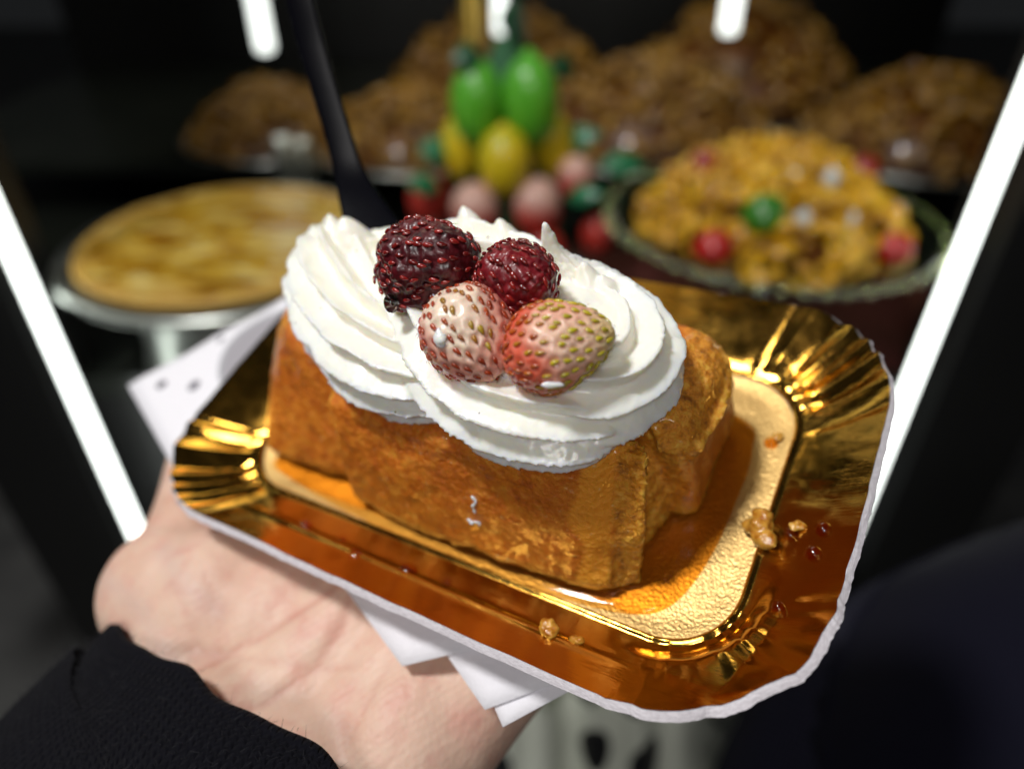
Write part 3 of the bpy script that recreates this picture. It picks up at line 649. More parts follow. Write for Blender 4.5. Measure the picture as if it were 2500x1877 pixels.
# ragged tips
for c, h, r in (((-38.5, 13.5, 39.5), 5.5, 3.0), ((-33, 12, 40.5), 5, 3.6), ((-44, 10.5, 36), 5.5, 3.0), ((25.5, 12.5, 36.5), 4.5, 2.4), ((29, 12, 35), 4, 2.4), ((-6, 20, 40.5), 4, 2.6), ((3, 19.5, 39.5), 3.5, 2.6)):
    c = np.array(c, float); d = np.array((-0.25, 0.30, 1.0)); d /= np.linalg.norm(d)
    cp.append(sweep(np.array([c - d * h * 1.4, c - d * h * 0.4, c + d * h * 0.2, c + d * h * 0.6, c + d * h * 0.75]), np.array([r * 1.6, r * 1.3, r * 0.8, r * 0.35, 0.15]), 16))
V, F = join(cp); V = V + 0.9 * np.c_[noise(V, 0.09, 91), noise(V, 0.09, 92), noise(V, 0.09, 93)]
V0, N, F0 = remesh(V, F, 0.42, 1); V1, _, F = remesh(V, F, 0.42, 14); crest = ((V0 - V1) * N).sum(1)
V = V0 + N * (np.clip(crest, -0.6, 0.9) * (0.55 + 0.9 * noise(V0, 0.55, 94) + 0.7 * noise(V0, 1.3, 95)))[:, None]; F = F0
low = 1 - sstep(21.5, 27, V[:, 2])
V = V + N * (0.34 * noise(V, 0.28, 81) + 0.07 * noise(V, 1.1, 82) + low * 0.35 * np.maximum(0, noise(V, 0.75, 83)))[:, None]
cream = tl('whipped_cream', V, F, CREAM)
_g = np.random.default_rng(3); face = np.where((N @ (B_IM * 0.9 + np.array((0, 0, 0.4)))) > 0.75)[0]; sv = []
for k in _g.choice(face, 16): sv.append(sphere(V[k] + N[k] * 0.05, np.array((0.16, 0.30, 0.12)) * _g.uniform(0.6, 1.3), 8, 6))
sv, sf = join(sv); o = tl('vanilla_specks', sv, sf, plain('vanilla_speck', (0.06, 0.035, 0.02), 0.6)); o.parent = cream; o.matrix_parent_inverse = cream.matrix_world.inverted(); o['kind'] = 'stuff'
tag(cream, 'white piped whipped cream in ridged swirls on the sponge cake', 'cream')
CRV, CRN = V, N

# ================================================================== BERRIES
def frame(axis, ref=B_IM):
    a = np.asarray(axis, float); a = a / np.linalg.norm(a); b = ref - a * (ref @ a); b /= np.linalg.norm(b); c = np.cross(a, b); return np.array([b, c, a])   # rows: x,y,z(axis to the tip)
def berry(name, c, axis, L, R, prof, nseed, seed_len, mat, seedmat, label, group, dimple=0.5, lump=0.0, bodycol=None, seedcol=None, block=0.0, proud=0.35, rs=1, hair=True, wr=0.0):
    c = np.asarray(c, float); M = frame(axis); m, n = 90, 128
    def rad(t): return R * np.interp(t, prof[0], prof[1])
    tt = np.linspace(0, 1, m); th = np.pi * tt
    zz = -np.cos(th) * L / 2; 
    tz_ = (zz / L + 0.5); rr = np.maximum(0.02, np.sqrt(np.clip(1 - (2 * tz_ - 1) ** 2, 0, 1)) ** 0.85) * np.interp(tz_, prof[0], prof[1]) * R
    a = np.arange(n) / n * 2 * np.pi
    V = np.stack([np.outer(rr, np.cos(a)), np.outer(rr, np.sin(a)), np.outer(zz, np.ones(n))], -1).reshape(-1, 3)
    if block: V = V * (1 + block * noise(V, 0.11, rs * 7 + 1) + 0.5 * block * noise(V, 0.22, rs * 7 + 2))[:, None]
    if lump: V = V * (1 + lump * noise(V, 0.4, rs * 5) + lump * 0.5 * noise(V, 0.9, rs * 5 + 1))[:, None]
    F = gridf(m, n, True, True); N = normals(V, F)
    if (N * V).sum(1).mean() < 0: N = -N; F = [q[::-1] for q in F]
    # seed sites on a spiral
    g = np.random.default_rng(rs); S = []; SN = []; ST = []
    grid = V.reshape(m, n, 3); gN = N.reshape(m, n, 3)
    area = np.cumsum(rr * np.gradient(np.arange(m) * 1.0) * np.hypot(np.gradient(rr), np.gradient(zz))); area /= area[-1]
    for k in range(nseed):
        u = 0.05 + 0.945 * (k + 0.5) / nseed; i = int(np.clip(np.interp(u, area, np.arange(m)) + g.normal(0, 0.5), 1, m - 2)); j = int((k * 0.381966 * n + g.normal(0, 1.2)) % n)
        S.append(grid[i, j]); SN.append(gN[i, j]); ST.append(zz[i] / L + 0.5)
    S = np.array(S); SN = np.array(SN); ST = np.array(ST)
    d = np.sqrt(((V[:, None, :] - S[None]) ** 2).sum(-1)); dm = d.min(1)
    V = V - N * (dimple * np.exp(-(dm / (seed_len * 0.62)) ** 2))[:, None]
    if wr: V = V + N * (wr * np.abs(noise(V * np.array((1, 1, 2.2)), 0.7, rs + 40)))[:, None]
    e = tempty(name, c - np.array((0.094, 0.322, 0.942)) * R * 0.9)
    at = {'tint': bodycol(V, ST)} if bodycol else None
    tp('flesh', V @ M + c, F, mat, e, attrs=at)
    SV = []; SF = []; SCOL = []; n0 = 0
    ov, of = sphere((0, 0, 0), 1.0, 8, 6)
    ax = np.array((0, 0, 1.0))
    for s, nn, t in zip(S, SN, ST):
        tg = ax - nn * (ax @ nn); tg /= max(1e-6, np.linalg.norm(tg)); bi = np.cross(nn, tg)
        l = seed_len * g.uniform(0.42, 0.55); wd = l * g.uniform(0.52, 0.66)
        q = ov.copy(); taper = 1 - 0.45 * (q[:, 2] + 0) ; q[:, 0] *= wd * np.clip(taper, 0.4, 1.3) * 0.85; q[:, 1] *= wd * 0.62; q[:, 2] *= l
        jt = g.normal(0, 0.12, 3); tg2 = tg + jt[0] * bi + jt[1] * nn * 0.6
        P = s + np.outer(q[:, 0], bi) + np.outer(q[:, 1], nn) + np.outer(q[:, 2], tg2) + nn * (proud * seed_len - dimple * 0.75)
        SV.append(P); SF += [[k + n0 for k in f] for f in of]; n0 += len(P)
        col = seedcol(t, s, g) if seedcol else (0.2, 0.01, 0.01); SCOL.append(np.tile(col, (len(P), 1)))
    o = tp('seeds', np.vstack(SV) @ M + c, SF, seedmat, e, attrs={'tint': np.vstack(SCOL)}); o['kind'] = 'stuff'
    if hair:
        HV = []; HF = []
        for s, nn in zip(S, SN):
            if g.uniform() < 0.25: continue
            tg = ax - nn * (ax @ nn); tg /= max(1e-6, np.linalg.norm(tg)); bi = np.cross(nn, tg)
            p0 = s + tg * seed_len * 0.45 + nn * proud * 0.6; p1 = p0 + tg * seed_len * g.uniform(0.3, 0.7) + nn * g.uniform(0.1, 0.6) + bi * g.normal(0, 0.25)
            k = len(HV); HV += [p0 - bi * 0.06, p0 + bi * 0.06, p0 + nn * 0.1, p1]; HF += [[k, k + 1, k + 3], [k + 1, k + 2, k + 3], [k + 2, k, k + 3]]
        o = tp('styles', np.array(HV) @ M + c, HF, plain('style_brown', (0.05, 0.018, 0.008), 0.5), e); o['kind'] = 'stuff'
    tag(e, label, 'strawberry', group); return e, M
PALE = m_berry_pale('pale_strawberry_skin'); SEEDM = m_seed('achene'); SEEDD = m_seed('dark_achene')
def lerp(a, b, t): return np.asarray(a) + (np.asarray(b) - np.asarray(a)) * np.asarray(t)[..., None]
def col_p1(V, st):
    z = V[:, 2] / V[:, 2].max(); side = V[:, 1] / 9.0
    c = lerp((0.86, 0.68, 0.54), (0.84, 0.62, 0.46), np.clip(z, 0, 1)); red = np.clip(sstep(0.25, 0.85, np.abs(side)) * 0.95 + sstep(0.4, 1.0, z) * 0.4 + 0.45 * noise(V, 0.2, 5), 0, 1)
    c = lerp(c, (0.62, 0.13, 0.09), red[:, None].squeeze()) if False else c + (np.array((0.66, 0.16, 0.12)) - c) * red[:, None]; return c
def col_p2(V, st):
    z = V[:, 2] / V[:, 2].max(); c = np.tile((0.88, 0.56, 0.42), (len(V), 1))
    red = np.clip(sstep(0.25, -0.6, z + 0.45 * noise(V, 0.22, 8)) * 0.95 + 0.55 * sstep(0.2, 0.9, -V[:, 0] / 8 * 0 + np.abs(V[:, 1]) / 8.5), 0, 1)
    c = c + (np.array((0.68, 0.10, 0.05)) - c) * red[:, None]
    gr = sstep(0.45, 1.0, z); return c + (np.array((0.66, 0.50, 0.16)) - c) * (gr * 0.7)[:, None]
def sc_p1(t, s, g):
    gr = math.exp(-((s[1] + 1.2) / 2.2) ** 2) * (0.25 < t < 0.85) * (s[0] > 0); r = np.array((0.34, 0.045, 0.012)) * g.uniform(0.7, 1.25); return r + (np.array((0.45, 0.36, 0.03)) - r) * gr * g.uniform(0.5, 1)
def sc_p2(t, s, g):
    k = float(sstep(0.25, 0.62, t + g.normal(0, 0.09))); return np.array((0.42, 0.085, 0.012)) * g.uniform(0.8, 1.2) * (1 - k) + np.array((0.50, 0.42, 0.02)) * k * g.uniform(0.8, 1.15)
def sc_dark(t, s, g): return np.array((0.22, 0.012, 0.010)) * g.uniform(0.5, 1.4)
conic = ((0, 0.15, 0.4, 0.7, 0.9, 1.0), (1.0, 1.04, 1.07, 0.90, 0.72, 0.58))
round_ = ((0, 0.2, 0.5, 0.8, 1.0), (1.05, 1.04, 1.0, 1.0, 0.95))
def im(r, u, b): return R_IM * r + U_IM * u + B_IM * b
b1, M1 = berry('dark_strawberry', (-0.6, -0.3, 46.3), im(0.90, -0.12, 0.25), 20.0, 9.2, round_, 210, 1.9, m_berry_dark('dark_red_flesh', (0.030, 0.0015, 0.004), (0.13, 0.006, 0.012)), SEEDD,
      'large blackish red strawberry at the top left of the berry cluster', 'berries on the cream', 0.35, 0.03, None, sc_dark, 0.26, 0.22, 2, True, 0.5)
b2, M2 = berry('dark_strawberry', (18.0, 0.8, 45.2), im(0.55, -0.65, 0.35), 14.2, 7.0, round_, 130, 1.9, m_berry_dark('wine_red_flesh', (0.10, 0.003, 0.008), (0.26, 0.012, 0.018)), SEEDD,
      'smaller wine red strawberry behind the two pale ones', 'berries on the cream', 0.4, 0.03, None, sc_dark, 0.12, 0.38, 3, True, 0.5)
b3, M3 = berry('pale_strawberry', (14.6, -12.0, 43.2), im(0.5, -0.72, 0.40), 19.2, 8.5, conic, 175, 1.75, PALE, SEEDM,
      'pinkish white strawberry with red seeds, pointing down, left of the two pale ones', 'berries on the cream', 0.62, 0.015, col_p1, sc_p1, 0.08, 0.14, 4)
b4, M4 = berry('pale_strawberry', (31.3, -9.8, 43.3), im(0.95, 0.16, 0.24), 19.8, 8.1, conic, 175, 1.75, PALE, SEEDM,
      'coral and white strawberry with yellow green seeds at its right tip', 'berries on the cream', 0.62, 0.015, col_p2, sc_p2, 0.08, 0.14, 5)
CALYX = NT('calyx_scar'); cn = CALYX.noise(500, 4, 0.6); CALYX.set(color=CALYX.ramp(cn, [(0.35, (0.16, 0.11, 0.04)), (0.6, (0.55, 0.47, 0.30)), (0.75, (0.70, 0.66, 0.50))]), rough=0.7); CALYX.bump(cn, 0.8, 0.0006); CALYX = CALYX.m
for e, c, M, L in ((b3, (14.6, -12.0, 43.2), M3, 19.2), (b4, (31.3, -9.8, 43.3), M4, 19.8)):
    v, f = lathe([(2.9, 0.5), (3.1, 0.1), (2.5, -0.35), (1.5, -0.15), (0.4, 0.0)], 30); v[:, :2] *= (1 + 0.12 * noise(v, 0.6, 3))[:, None]; v[:, 2] += -L / 2 + 1.35 + 0.25 * noise(v, 0.9, 6)
    if e == b3: v[:, 0] += 1.5
    tp('calyx_scar', v @ M + np.array(c), [q[::-1] for q in f], CALYX, e)
# flecks of cream on the pale berries
for e, c, rr, s in ((b3, np.array((14.6, -12.0, 43.2)) + im(-4.6, -0.8, 7.4), (1.1, 1.5, 0.6), 3), (b4, np.array((31.3, -9.8, 43.3)) + im(-1.4, -6.8, 5.4), (1.9, 0.5, 0.6), 5)):
    v, f = sphere((0, 0, 0), 1.0, 24, 16); v *= (1 + 0.35 * noise(v, 1.4, s))[:, None]; v *= np.array(rr); tp('cream_fleck', v @ np.array([R_IM, U_IM, B_IM]) + c, f, CREAM, e)
v, f = sphere((0, 0, 0), 1.0, 24, 16); v *= np.array((1.5, 1.7, 1.4)); v[:, 1] *= 1 + 0.25 * (v[:, 1] < 0)
tp('syrup_drop', v @ np.array([R_IM, U_IM, B_IM]) + np.array((-0.6, -0.3, 46.3)) + im(-6.6, -7.2, 4.2), f, NT('clear_drop').set(color=(1, .93, .88), rough=0.02, trans=1.0, ior=1.38).m, b1)

# ================================================================== SPOON
SP = NT('black_plastic'); SP.set(color=(0.003, 0.003, 0.005), rough=0.24, spec=0.06); SP.bump(SP.noise(120, 3), 0.1, 0.0004); SP = SP.m
path = catmull([(-28, 14, 26), (-38.5, 22.5, 34), (-45.5, 29.5, 41.5), (-50, 36, 51), (-55.5, 44.5, 66), (-59, 52, 80), (-63, 60, 94), (-68, 70, 110)], 60)
wd = np.interp(np.linspace(0, 1, 60), [0, 0.10, 0.2, 0.32, 0.45, 0.7, 1.0], [8, 7.0, 5.2, 3.5, 3.2, 3.3, 3.6])
T_ = np.gradient(path, axis=0); T_ /= np.linalg.norm(T_, axis=1)[:, None]; V = []; n = 28; a = np.arange(n) / n * 2 * math.pi
for i in range(60):
    b = R_IM - T_[i] * (R_IM @ T_[i]); b /= np.linalg.norm(b); k = np.cross(T_[i], b)
    ca, sa = np.cos(a), np.sin(a); X = np.sign(ca) * np.abs(ca) ** 0.6 * wd[i]; Y = np.sign(sa) * np.abs(sa) ** 0.6 * 1.1 * (1 + 0.5 * np.abs(ca) ** 4)
    V.append(path[i] + np.outer(X, b) + np.outer(Y, k))
spoon = tempty('plastic_spoon', tuple(path[0])); tp('handle', np.vstack(V), gridf(60, n, True, True), SP, spoon)
# bowl buried in the cream
v, f = sphere((0, 0, 0), 1.0, 28, 16); v *= np.array((9, 15, 2.2)); v[:, 2] += 0.02 * (v[:, 1] ** 2) / 2
dirv = path[0] - path[6]; dirv /= np.linalg.norm(dirv); bx = R_IM - dirv * (R_IM @ dirv); bx /= np.linalg.norm(bx)
tp('bowl', v @ np.array([bx, dirv, np.cross(bx, dirv)]) + path[0] + dirv * 12.5, f, SP, spoon)
tag(spoon, 'black plastic spoon stuck upright into the cream', 'spoon')
#==SPLIT==
# ================================================================== SYRUP, DROPS, CRUMBS
def puddle(outline, h, mat, name, base):
    O = catmull(list(outline) + [outline[0]], 96)[:-1]; c = O.mean(0); n = len(O); rows = []
    for s, z in ((1.0, 0.0), (1.004, 0.25 * h), (0.985, 0.75 * h), (0.95, h), (0.7, h), (0.35, h), (0.02, h)): rows.append(np.c_[c + (O - c) * s, np.full(n, z)])
    return np.vstack(rows), gridf(7, n, True, True)
z0 = -10.35
v, f = puddle([(-58, -29), (-30, -33), (0, -34), (30, -33.5), (44, -31.5), (52, -27), (56, -16), (57.5, 0), (57, 14), (52, 22), (20, 27), (-30, 26), (-58, 20), (-62, -5)], 0.85, SYRUP, 'syrup', z0)
v[:, 2] += z0; sy = tl('syrup_pool', v, f, SYRUP); tag(sy, 'thin amber syrup pool on the gold panel around the cake', 'syrup')
def drop_at(x, y, r, h, label, name='syrup_drop'):
    h *= 1.7
    nn = tn(x, y); t1 = np.cross(nn, (0, 1, 0)); t1 /= np.linalg.norm(t1); t2 = np.cross(nn, t1)
    v, f = lathe([(r * 0.9, 0), (r, 0.12 * h), (r * 0.88, 0.5 * h), (r * 0.6, 0.85 * h), (r * 0.1, h)], 24); v[:, :2] *= (1 + 0.18 * noise(v * 0 + np.c_[v[:, :2], v[:, 2] * 0], 0.5 / r, int(x * 7) % 50))[:, None]
    P = np.outer(v[:, 0], t1) + np.outer(v[:, 1], t2) + np.outer(v[:, 2], nn) + np.array((x, y, tz(x, y) + 0.06))
    tag(tl(name, P, f, DROP), label, 'drop', 'syrup drops on the tray')
for x, y, r, h, lb in ((-15.5, -43.0, 1.5, 0.5, 'flat oval syrup drop on the front slope, near the white edge'), (-2, -41, 2.2, 0.7, 'largest round syrup drop on the front slope'),
                       (-33, -41.0, 1.5, 0.8, 'syrup drop nearest the tray\'s front left corner'), (-22, -40.5, 0.8, 0.6, 'small bright syrup drop left of the flat oval one'),
                       (7.5, -40, 1.0, 0.5, 'small syrup drop right of the largest one'), (70, -5, 1.4, 0.9, 'syrup drop on the right slope beside the crumb cluster'),
                       (75.5, -3.5, 1.6, 0.8, 'dark syrup drop on the right slope near the bright gold area'), (75, -9, 1.5, 0.8, 'syrup drop below the dark one on the right slope'),
                       (60.5, 17, 1.5, 0.9, 'syrup drop on the panel at upper right of the cake'), (72, -22, 1.3, 0.8, 'syrup bead at the lower right slope above the crumpled corner')):
    drop_at(x, y, r, h, lb)
CRUMB = NT('wet_crumb'); cn = CRUMB.noise(600, 4, 0.6); CRUMB.set(color=CRUMB.ramp(cn, [(0.35, (0.40, 0.13, 0.008)), (0.65, (0.72, 0.38, 0.06))]), rough=0.2, coat=0.7, coatr=0.05, sss=0.3, sssr=(1, .5, .1), sssc=0.002); CRUMB.bump(cn, 0.6, 0.0006); CRUMB = CRUMB.m
def crumb(x, y, r, label, seed):
    parts = []; g = np.random.default_rng(seed)
    for k in range(9):
        q = r * g.uniform(0.3, 0.62); parts.append(sphere(np.array((x, y, tz(x, y) + q * 0.6)) + g.normal(0, r * 0.38, 3) * np.array((1, 1, 0.4)), q * np.array((1.2, 1, 0.85)), 12, 8))
    V, F = join(parts); V, N, F = remesh(V, F, max(0.18, r * 0.09), 2); V = V + N * (0.12 * r * noise(V, 2.2 / r, seed))[:, None]
    V[:, 2] += tz(x, y) + 0.05 - np.percentile(V[:, 2], 4)
    tag(tl('cake_crumb', V, F, CRUMB), label, 'crumb', 'cake crumbs on the tray')
for i, (x, y, r, lb) in enumerate(((64.0, -5.5, 3.6, 'big glistening crumb cluster right of the cake'), (33, -41.5, 2.0, 'amber crumb on the front slope'), (39, -41.0, 1.3, 'rounded amber crumb right of the front slope crumb'), (61.5, 18.5, 1.2, 'tiny crumb at upper right of the cake'), (71, -3.0, 1.5, 'small crumb right of the big crumb cluster'))):
    crumb(x, y, r, lb, 90 + i)
# sugar threads and specks on the cream and on the cake front
for k, (c0, pts) in enumerate((((13, -27, 8), ((-0.9, 0, 2.2), (0.2, -0.3, 1.2), (-0.6, -0.3, 0), (-0.2, -0.2, -1.6))), ((12.0, -28.5, 3.5), ((-1.6, 0, 0.3), (-0.5, -0.3, -0.3), (0.6, -0.3, 0.3), (1.4, 0, -0.5))))):
    P = catmull(np.array(c0, float) + np.array(pts), 20); j = [np.argmin((body_co[:, 0] - p[0]) ** 2 + (body_co[:, 2] - p[2]) ** 2 + 1e3 * (body_co[:, 1] > -12)) for p in P]
    P[:, 1] = body_co[j, 1] - 0.15; v, f = sweep(P, 0.32 * np.r_[0.4, np.ones(18), 0.4] * (1 + 0.3 * noise(P, 1.2, k)), 10, up=(0.3, 1, 0.2)); tp('cream_thread', v, f, CREAM, cake)

# ================================================================== NAPKIN
def sheet(poly, zfun, th, nsub=14):
    """quad sheet a,b,c,d (x,y) subdivided, z from zfun, given thickness"""
    a, b, c, d = [np.array(p, float) for p in poly]; n = nsub; V = []
    for i in range(n + 1):
        for j in range(n + 1):
            u, t = i / n, j / n; p = (a * (1 - u) + b * u) * (1 - t) + (d * (1 - u) + c * u) * t; V.append((p[0], p[1], zfun(p[0], p[1])))
    V = np.array(V); m = n + 1; N = len(V); F = []
    for i in range(n):
        for j in range(n):
            k = i * m + j; F += [[k, k + m, k + m + 1, k + 1], [N + k, N + k + 1, N + k + m + 1, N + k + m]]
    ring = [i * m for i in range(m)] + [n * m + j for j in range(1, m)] + [i * m + n for i in range(n - 1, -1, -1)] + [j for j in range(n - 1, 0, -1)]
    for p, q in zip(ring, ring[1:] + ring[:1]): F.append([q, p, N + p, N + q])
    return np.vstack([V, V - np.array((0, 0, th))]), F
nap = tempty('paper_napkin', (0, 0, -15))
def zl(x, y): return -12.6 + 0.02 * max(0, -x - 70) * 2.0 + 0.3 * math.sin(x * 0.11 + y * 0.2)
PRINT = m_paper(); 
q = NT('printed_napkin'); n_ = q.noise(700, 4, 0.6)
dots = q.circles([(-0.1187 , -0.0168, 0.0017, 0.0019), (-0.1073, -0.0132, 0.0018, 0.0022), (-0.1120, 0.005, 0.0010, 0.0014), (-0.0945, -0.028, 0.0017, 0.002), (-0.112, 0.017, 0.0010, 0.0013)])
disc = q.circles([(-0.0885, 0.007, 0.0195, 0.0195)]); inner = q.circles([(-0.0885, 0.007, 0.0178, 0.0178)])
c = q.mix(n_, (0.80, 0.79, 0.84), (0.88, 0.87, 0.92)); c = q.mix(dots, c, (0.16, 0.15, 0.18)); c = q.mix(disc, c, (0.40, 0.40, 0.43)); c = q.mix(inner, c, (0.36, 0.345, 0.375))
q.set(color=c, rough=0.9, spec=0.15); q.bump(n_, 0.25, 0.0002)
v, f = sheet([(-131, -21), (-88, -40), (-40, 20), (-92, 46)], zl, 0.25); tp('printed_leaf', v, f, q.m, nap)
z1 = lambda x, y: -13.2 + 0.06 * (y + 50)
z2 = lambda x, y: -14.0 + 0.07 * (y + 50) + 0.25 * math.sin(x * 0.3)
z3 = lambda x, y: -15.2 + 0.07 * (y + 50)
v, f = sheet([(4.6, -58.4), (60, -20), (0, 30), (-64, -30.5)], lambda x, y: min(-13.0, -12.8 + 0.10 * (y + 50)), 0.2); tp('folded_leaf', v, f, PAPER, nap)
v, f = sheet([(25.2, -58.6), (66, -22), (20, 20), (-22, -36)], lambda x, y: min(-13.6, -13.6 + 0.10 * (y + 50)), 0.2); tp('folded_leaf', v, f, PAPER, nap)
v, f = sheet([(29.8, -59.8), (52, -34), (24, 0), (4, -40)], lambda x, y: min(-14.3, -14.4 + 0.10 * (y + 50)), 0.2); tp('folded_leaf', v, f, PAPER, nap)
tag(nap, 'white paper napkin between the gold tray and the palm, one corner printed', 'napkin')

# ================================================================== HAND AND SLEEVE
hp_ = []
def cap(a, b, ra, rb): hp_.append(capsule(a, b, ra, rb))
# forearm and wrist, flattened from two side by side
cap((-56, -150, -40), (-51, -92, -29), 19, 18); cap((-18, -148, -42), (-12, -88, -30), 20, 19); cap((-38, -150, -40), (-33, -90, -29), 21, 21)
# metacarpals
cap((-47, -90, -33), (-36, 0, -32), 18, 14); cap((-30, -92, -34), (-12, 8, -31), 20, 14.5); cap((-12, -90, -35), (10, 6, -32), 18, 14); cap((0, -88, -37), (29, -4, -33), 17, 12.5)
# thenar and hypothenar pads
hp_.append(sphere((-73, -66, -27), (21.5, 20, 18.5), 28, 18)); hp_.append(sphere((-58, -77, -28), (18, 17, 16), 28, 18)); hp_.append(sphere((-60, -64, -27), (20, 22, 18), 28, 18)); hp_.append(sphere((-44, -60, -29), (20, 24, 16), 28, 18)); hp_.append(sphere((3, -68, -35), (19, 28, 18.5), 28, 18))
# thumb
cap((-76, -60, -27), (-88, -43, -26), 15, 11.5); cap((-88, -43, -26), (-97, -26, -24), 11.5, 11.3); cap((-97, -26, -24), (-98, 0, -29), 11.3, 10.4); cap((-98, 0, -29), (-93, 20, -34), 10.4, 8.4)
# fingers, spread under the tray and curling down
for a, b, c_, d_, r in (((-36, 0, -32), (-30, 28, -31), (-25, 46, -40), (-22, 54, -52), 9.8), ((-12, 8, -31), (-4, 34, -31), (2, 52, -41), (5, 60, -54), 10.2),
                        ((10, 6, -31), (20, 31, -32), (27, 47, -42), (30, 54, -54), 9.6), ((29, -4, -32), (41, 14, -34), (48, 26, -42), (52, 32, -51), 8.6)):
    cap(a, b, r * 1.12, r); cap(b, c_, r, r * 0.92); cap(c_, d_, r * 0.92, r * 0.8)
V, F = join(hp_); V, N, F = remesh(V, F, 1.3, 14, 0.6)
def dpoly(V, pts):
    P = catmull(pts, 40); d = np.full(len(V), 1e9)
    for p in P: d = np.minimum(d, ((V[:, 0] - p[0]) ** 2 + (V[:, 1] - p[1]) ** 2) )
    return np.sqrt(d)
topside = sstep(0.1, 0.45, N[:, 2]); crease = np.zeros(len(V)); vein = np.zeros(len(V)); disp = np.zeros(len(V))
CRE = [([(-22, -46), (-26, -56), (-36, -70), (-46, -84)], 1.0, 0.9), ([(-20, -45), (-16, -56), (-18, -70), (-26, -86)], 0.8, 0.8), ([(-48, -76), (-34, -72), (-16, -66), (-8, -62)], 0.8, 0.55),
       ([(-58, -84), (-44, -86), (-28, -84), (-12, -78)], 0.9, 0.6), ([(-60, -66), (-52, -70), (-44, -78)], 0.7, 0.35), ([(-54, -60), (-46, -66), (-38, -76)], 0.7, 0.4), ([(-40, -58), (-36, -66), (-34, -76)], 0.7, 0.35),
       ([(-88, -48), (-80, -46), (-70, -49)], 1.0, 0.5), ([(-2, -56), (0, -68), (0, -84)], 0.7, 0.45), ([(8, -54), (10, -66), (10, -82)], 0.6, 0.3)]
for pts, wdt, s in CRE:
    d = dpoly(V + 0.6 * np.c_[noise(V, 0.2, 3), noise(V, 0.2, 4), noise(V, .2, 5)], pts); k = np.exp(-(d / wdt) ** 2) * topside; crease = np.maximum(crease, k * s * 0.7); disp -= 0.6 * np.exp(-(d / (wdt * 1.6)) ** 2) * topside * s
for pts in ([(-84, -72), (-66, -74), (-50, -80)], [(-70, -60), (-58, -64), (-46, -66)]): vein = np.maximum(vein, 0.22 * np.exp(-(dpoly(V, pts) / 2.6) ** 2) * topside)
disp += 0.5 * noise(V, 0.06, 7) + 0.12 * noise(V, 0.22, 8)
V = V + N * disp[:, None]
person = tl('person', V, F, SKIN, attrs={'crease': crease, 'vein': vein})
tag(person, 'open left hand palm up carrying the gold tray, black knit sleeve at the wrist', 'person')
# sleeve: ribbed tube round the wrist with a soft cuff
axis_pts = catmull([(-25, -78, -26), (-27, -97, -28), (-38, -125, -33), (-44, -175, -45), (-52, -240, -62)], 80)
T_ = np.gradient(axis_pts, axis=0); T_ /= np.linalg.norm(T_, axis=1)[:, None]; n = 200; a = np.arange(n) / n * 2 * math.pi
rows = []; uv = []
sl = np.r_[0, np.cumsum(np.linalg.norm(np.diff(axis_pts, axis=0), axis=1))]
shell = [(0, -1.8), (0, -0.4), (0, 0.4)] + [(k, 0) for k in range(1, 80)]
def ring(i, dr, push):
    t = sl[i]; X = np.array((1, 0.0, 0.0)); X = X - T_[i] * (X @ T_[i]); X /= np.linalg.norm(X); Z = np.cross(T_[i], X); Z = Z if Z[2] > 0 else -Z
    g = 1 + 0.0022 * t; ax_ = 52 * g + dr + 1.5 * math.exp(-t / 6); az = 24.5 * g + dr
    wob = 1 + 0.020 * np.sin(3 * a + t * 0.03) + 0.016 * np.sin(5 * a + 1.3 - t * 0.05) + 0.012 * np.sin(t * 0.16 + 2 * np.sin(2 * a))
    P = axis_pts[i] + np.outer(np.cos(a) * ax_ * wob, X) + np.outer(np.sin(a) * az * wob, Z)
    ed = (12 * np.clip(-np.cos(a), 0, 1) ** 2 + 1.5 * np.sin(a * 4 + 0.6) + 0.9 * np.sin(a * 9 + 1.0) + 0.4 * np.sin(a * 17)) * math.exp(-t / 60) + push
    return P - np.outer(ed, -T_[i])
R0 = []
for i, dr, push in [(30, -6.0, 0), (14, -5.0, 0), (6, -4.2, 0), (1, -3.2, 0), (0, -2.6, -0.6), (0, -1.3, -1.4), (0, 0.2, -0.7)] + [(k, 0.6, 0) for k in range(1, 80)]:
    R0.append(ring(i, dr, push)); uv.append(np.c_[a / (2 * math.pi), np.full(n, sl[i] * 0.01), np.zeros(n)])
SV = np.vstack(R0); SV = SV + 0.5 * noise(SV, 0.05, 12)[:, None] * np.array((0, 0, 1)); SF = gridf(len(R0), n)
SN = normals(SV, SF)
slv = mk('sleeve', SV, SF, KNIT, person, scale=0.001, attrs={'knit': np.vstack(uv)})
# fuzz on the knit
g = np.random.default_rng(5); HV = []; HF = []; sel = g.integers(5 * n, 62 * n, 9000); ctr = axis_pts[:, None]
sgn = np.sign((SN[8 * n:20 * n] * (SV[8 * n:20 * n] - axis_pts[8])).sum()); 
for k in sel:
    if SN[k, 2] * sgn < -0.3: continue
    p = SV[k] + g.normal(0, 0.5, 3); nn = SN[k] * sgn; d = nn + g.normal(0, 0.7, 3); d /= np.linalg.norm(d); l = g.uniform(0.8, 2.4); s = np.cross(d, (0.3, 0.5, 0.8)); s /= np.linalg.norm(s)
    q = len(HV); m2 = p + d * l * 0.6 + g.normal(0, 0.25, 3); e_ = p + d * l + g.normal(0, 0.5, 3); HV += [p - s * 0.05, p + s * 0.05, m2 + s * 0.03, m2 - s * 0.03, e_]; HF += [[q, q + 1, q + 2, q + 3], [q + 3, q + 2, q + 4]]
fz = mk('fuzz', np.array(HV), HF, plain('black_fuzz', (0.010, 0.010, 0.014), 0.9), slv, scale=0.001); fz['kind'] = 'stuff'

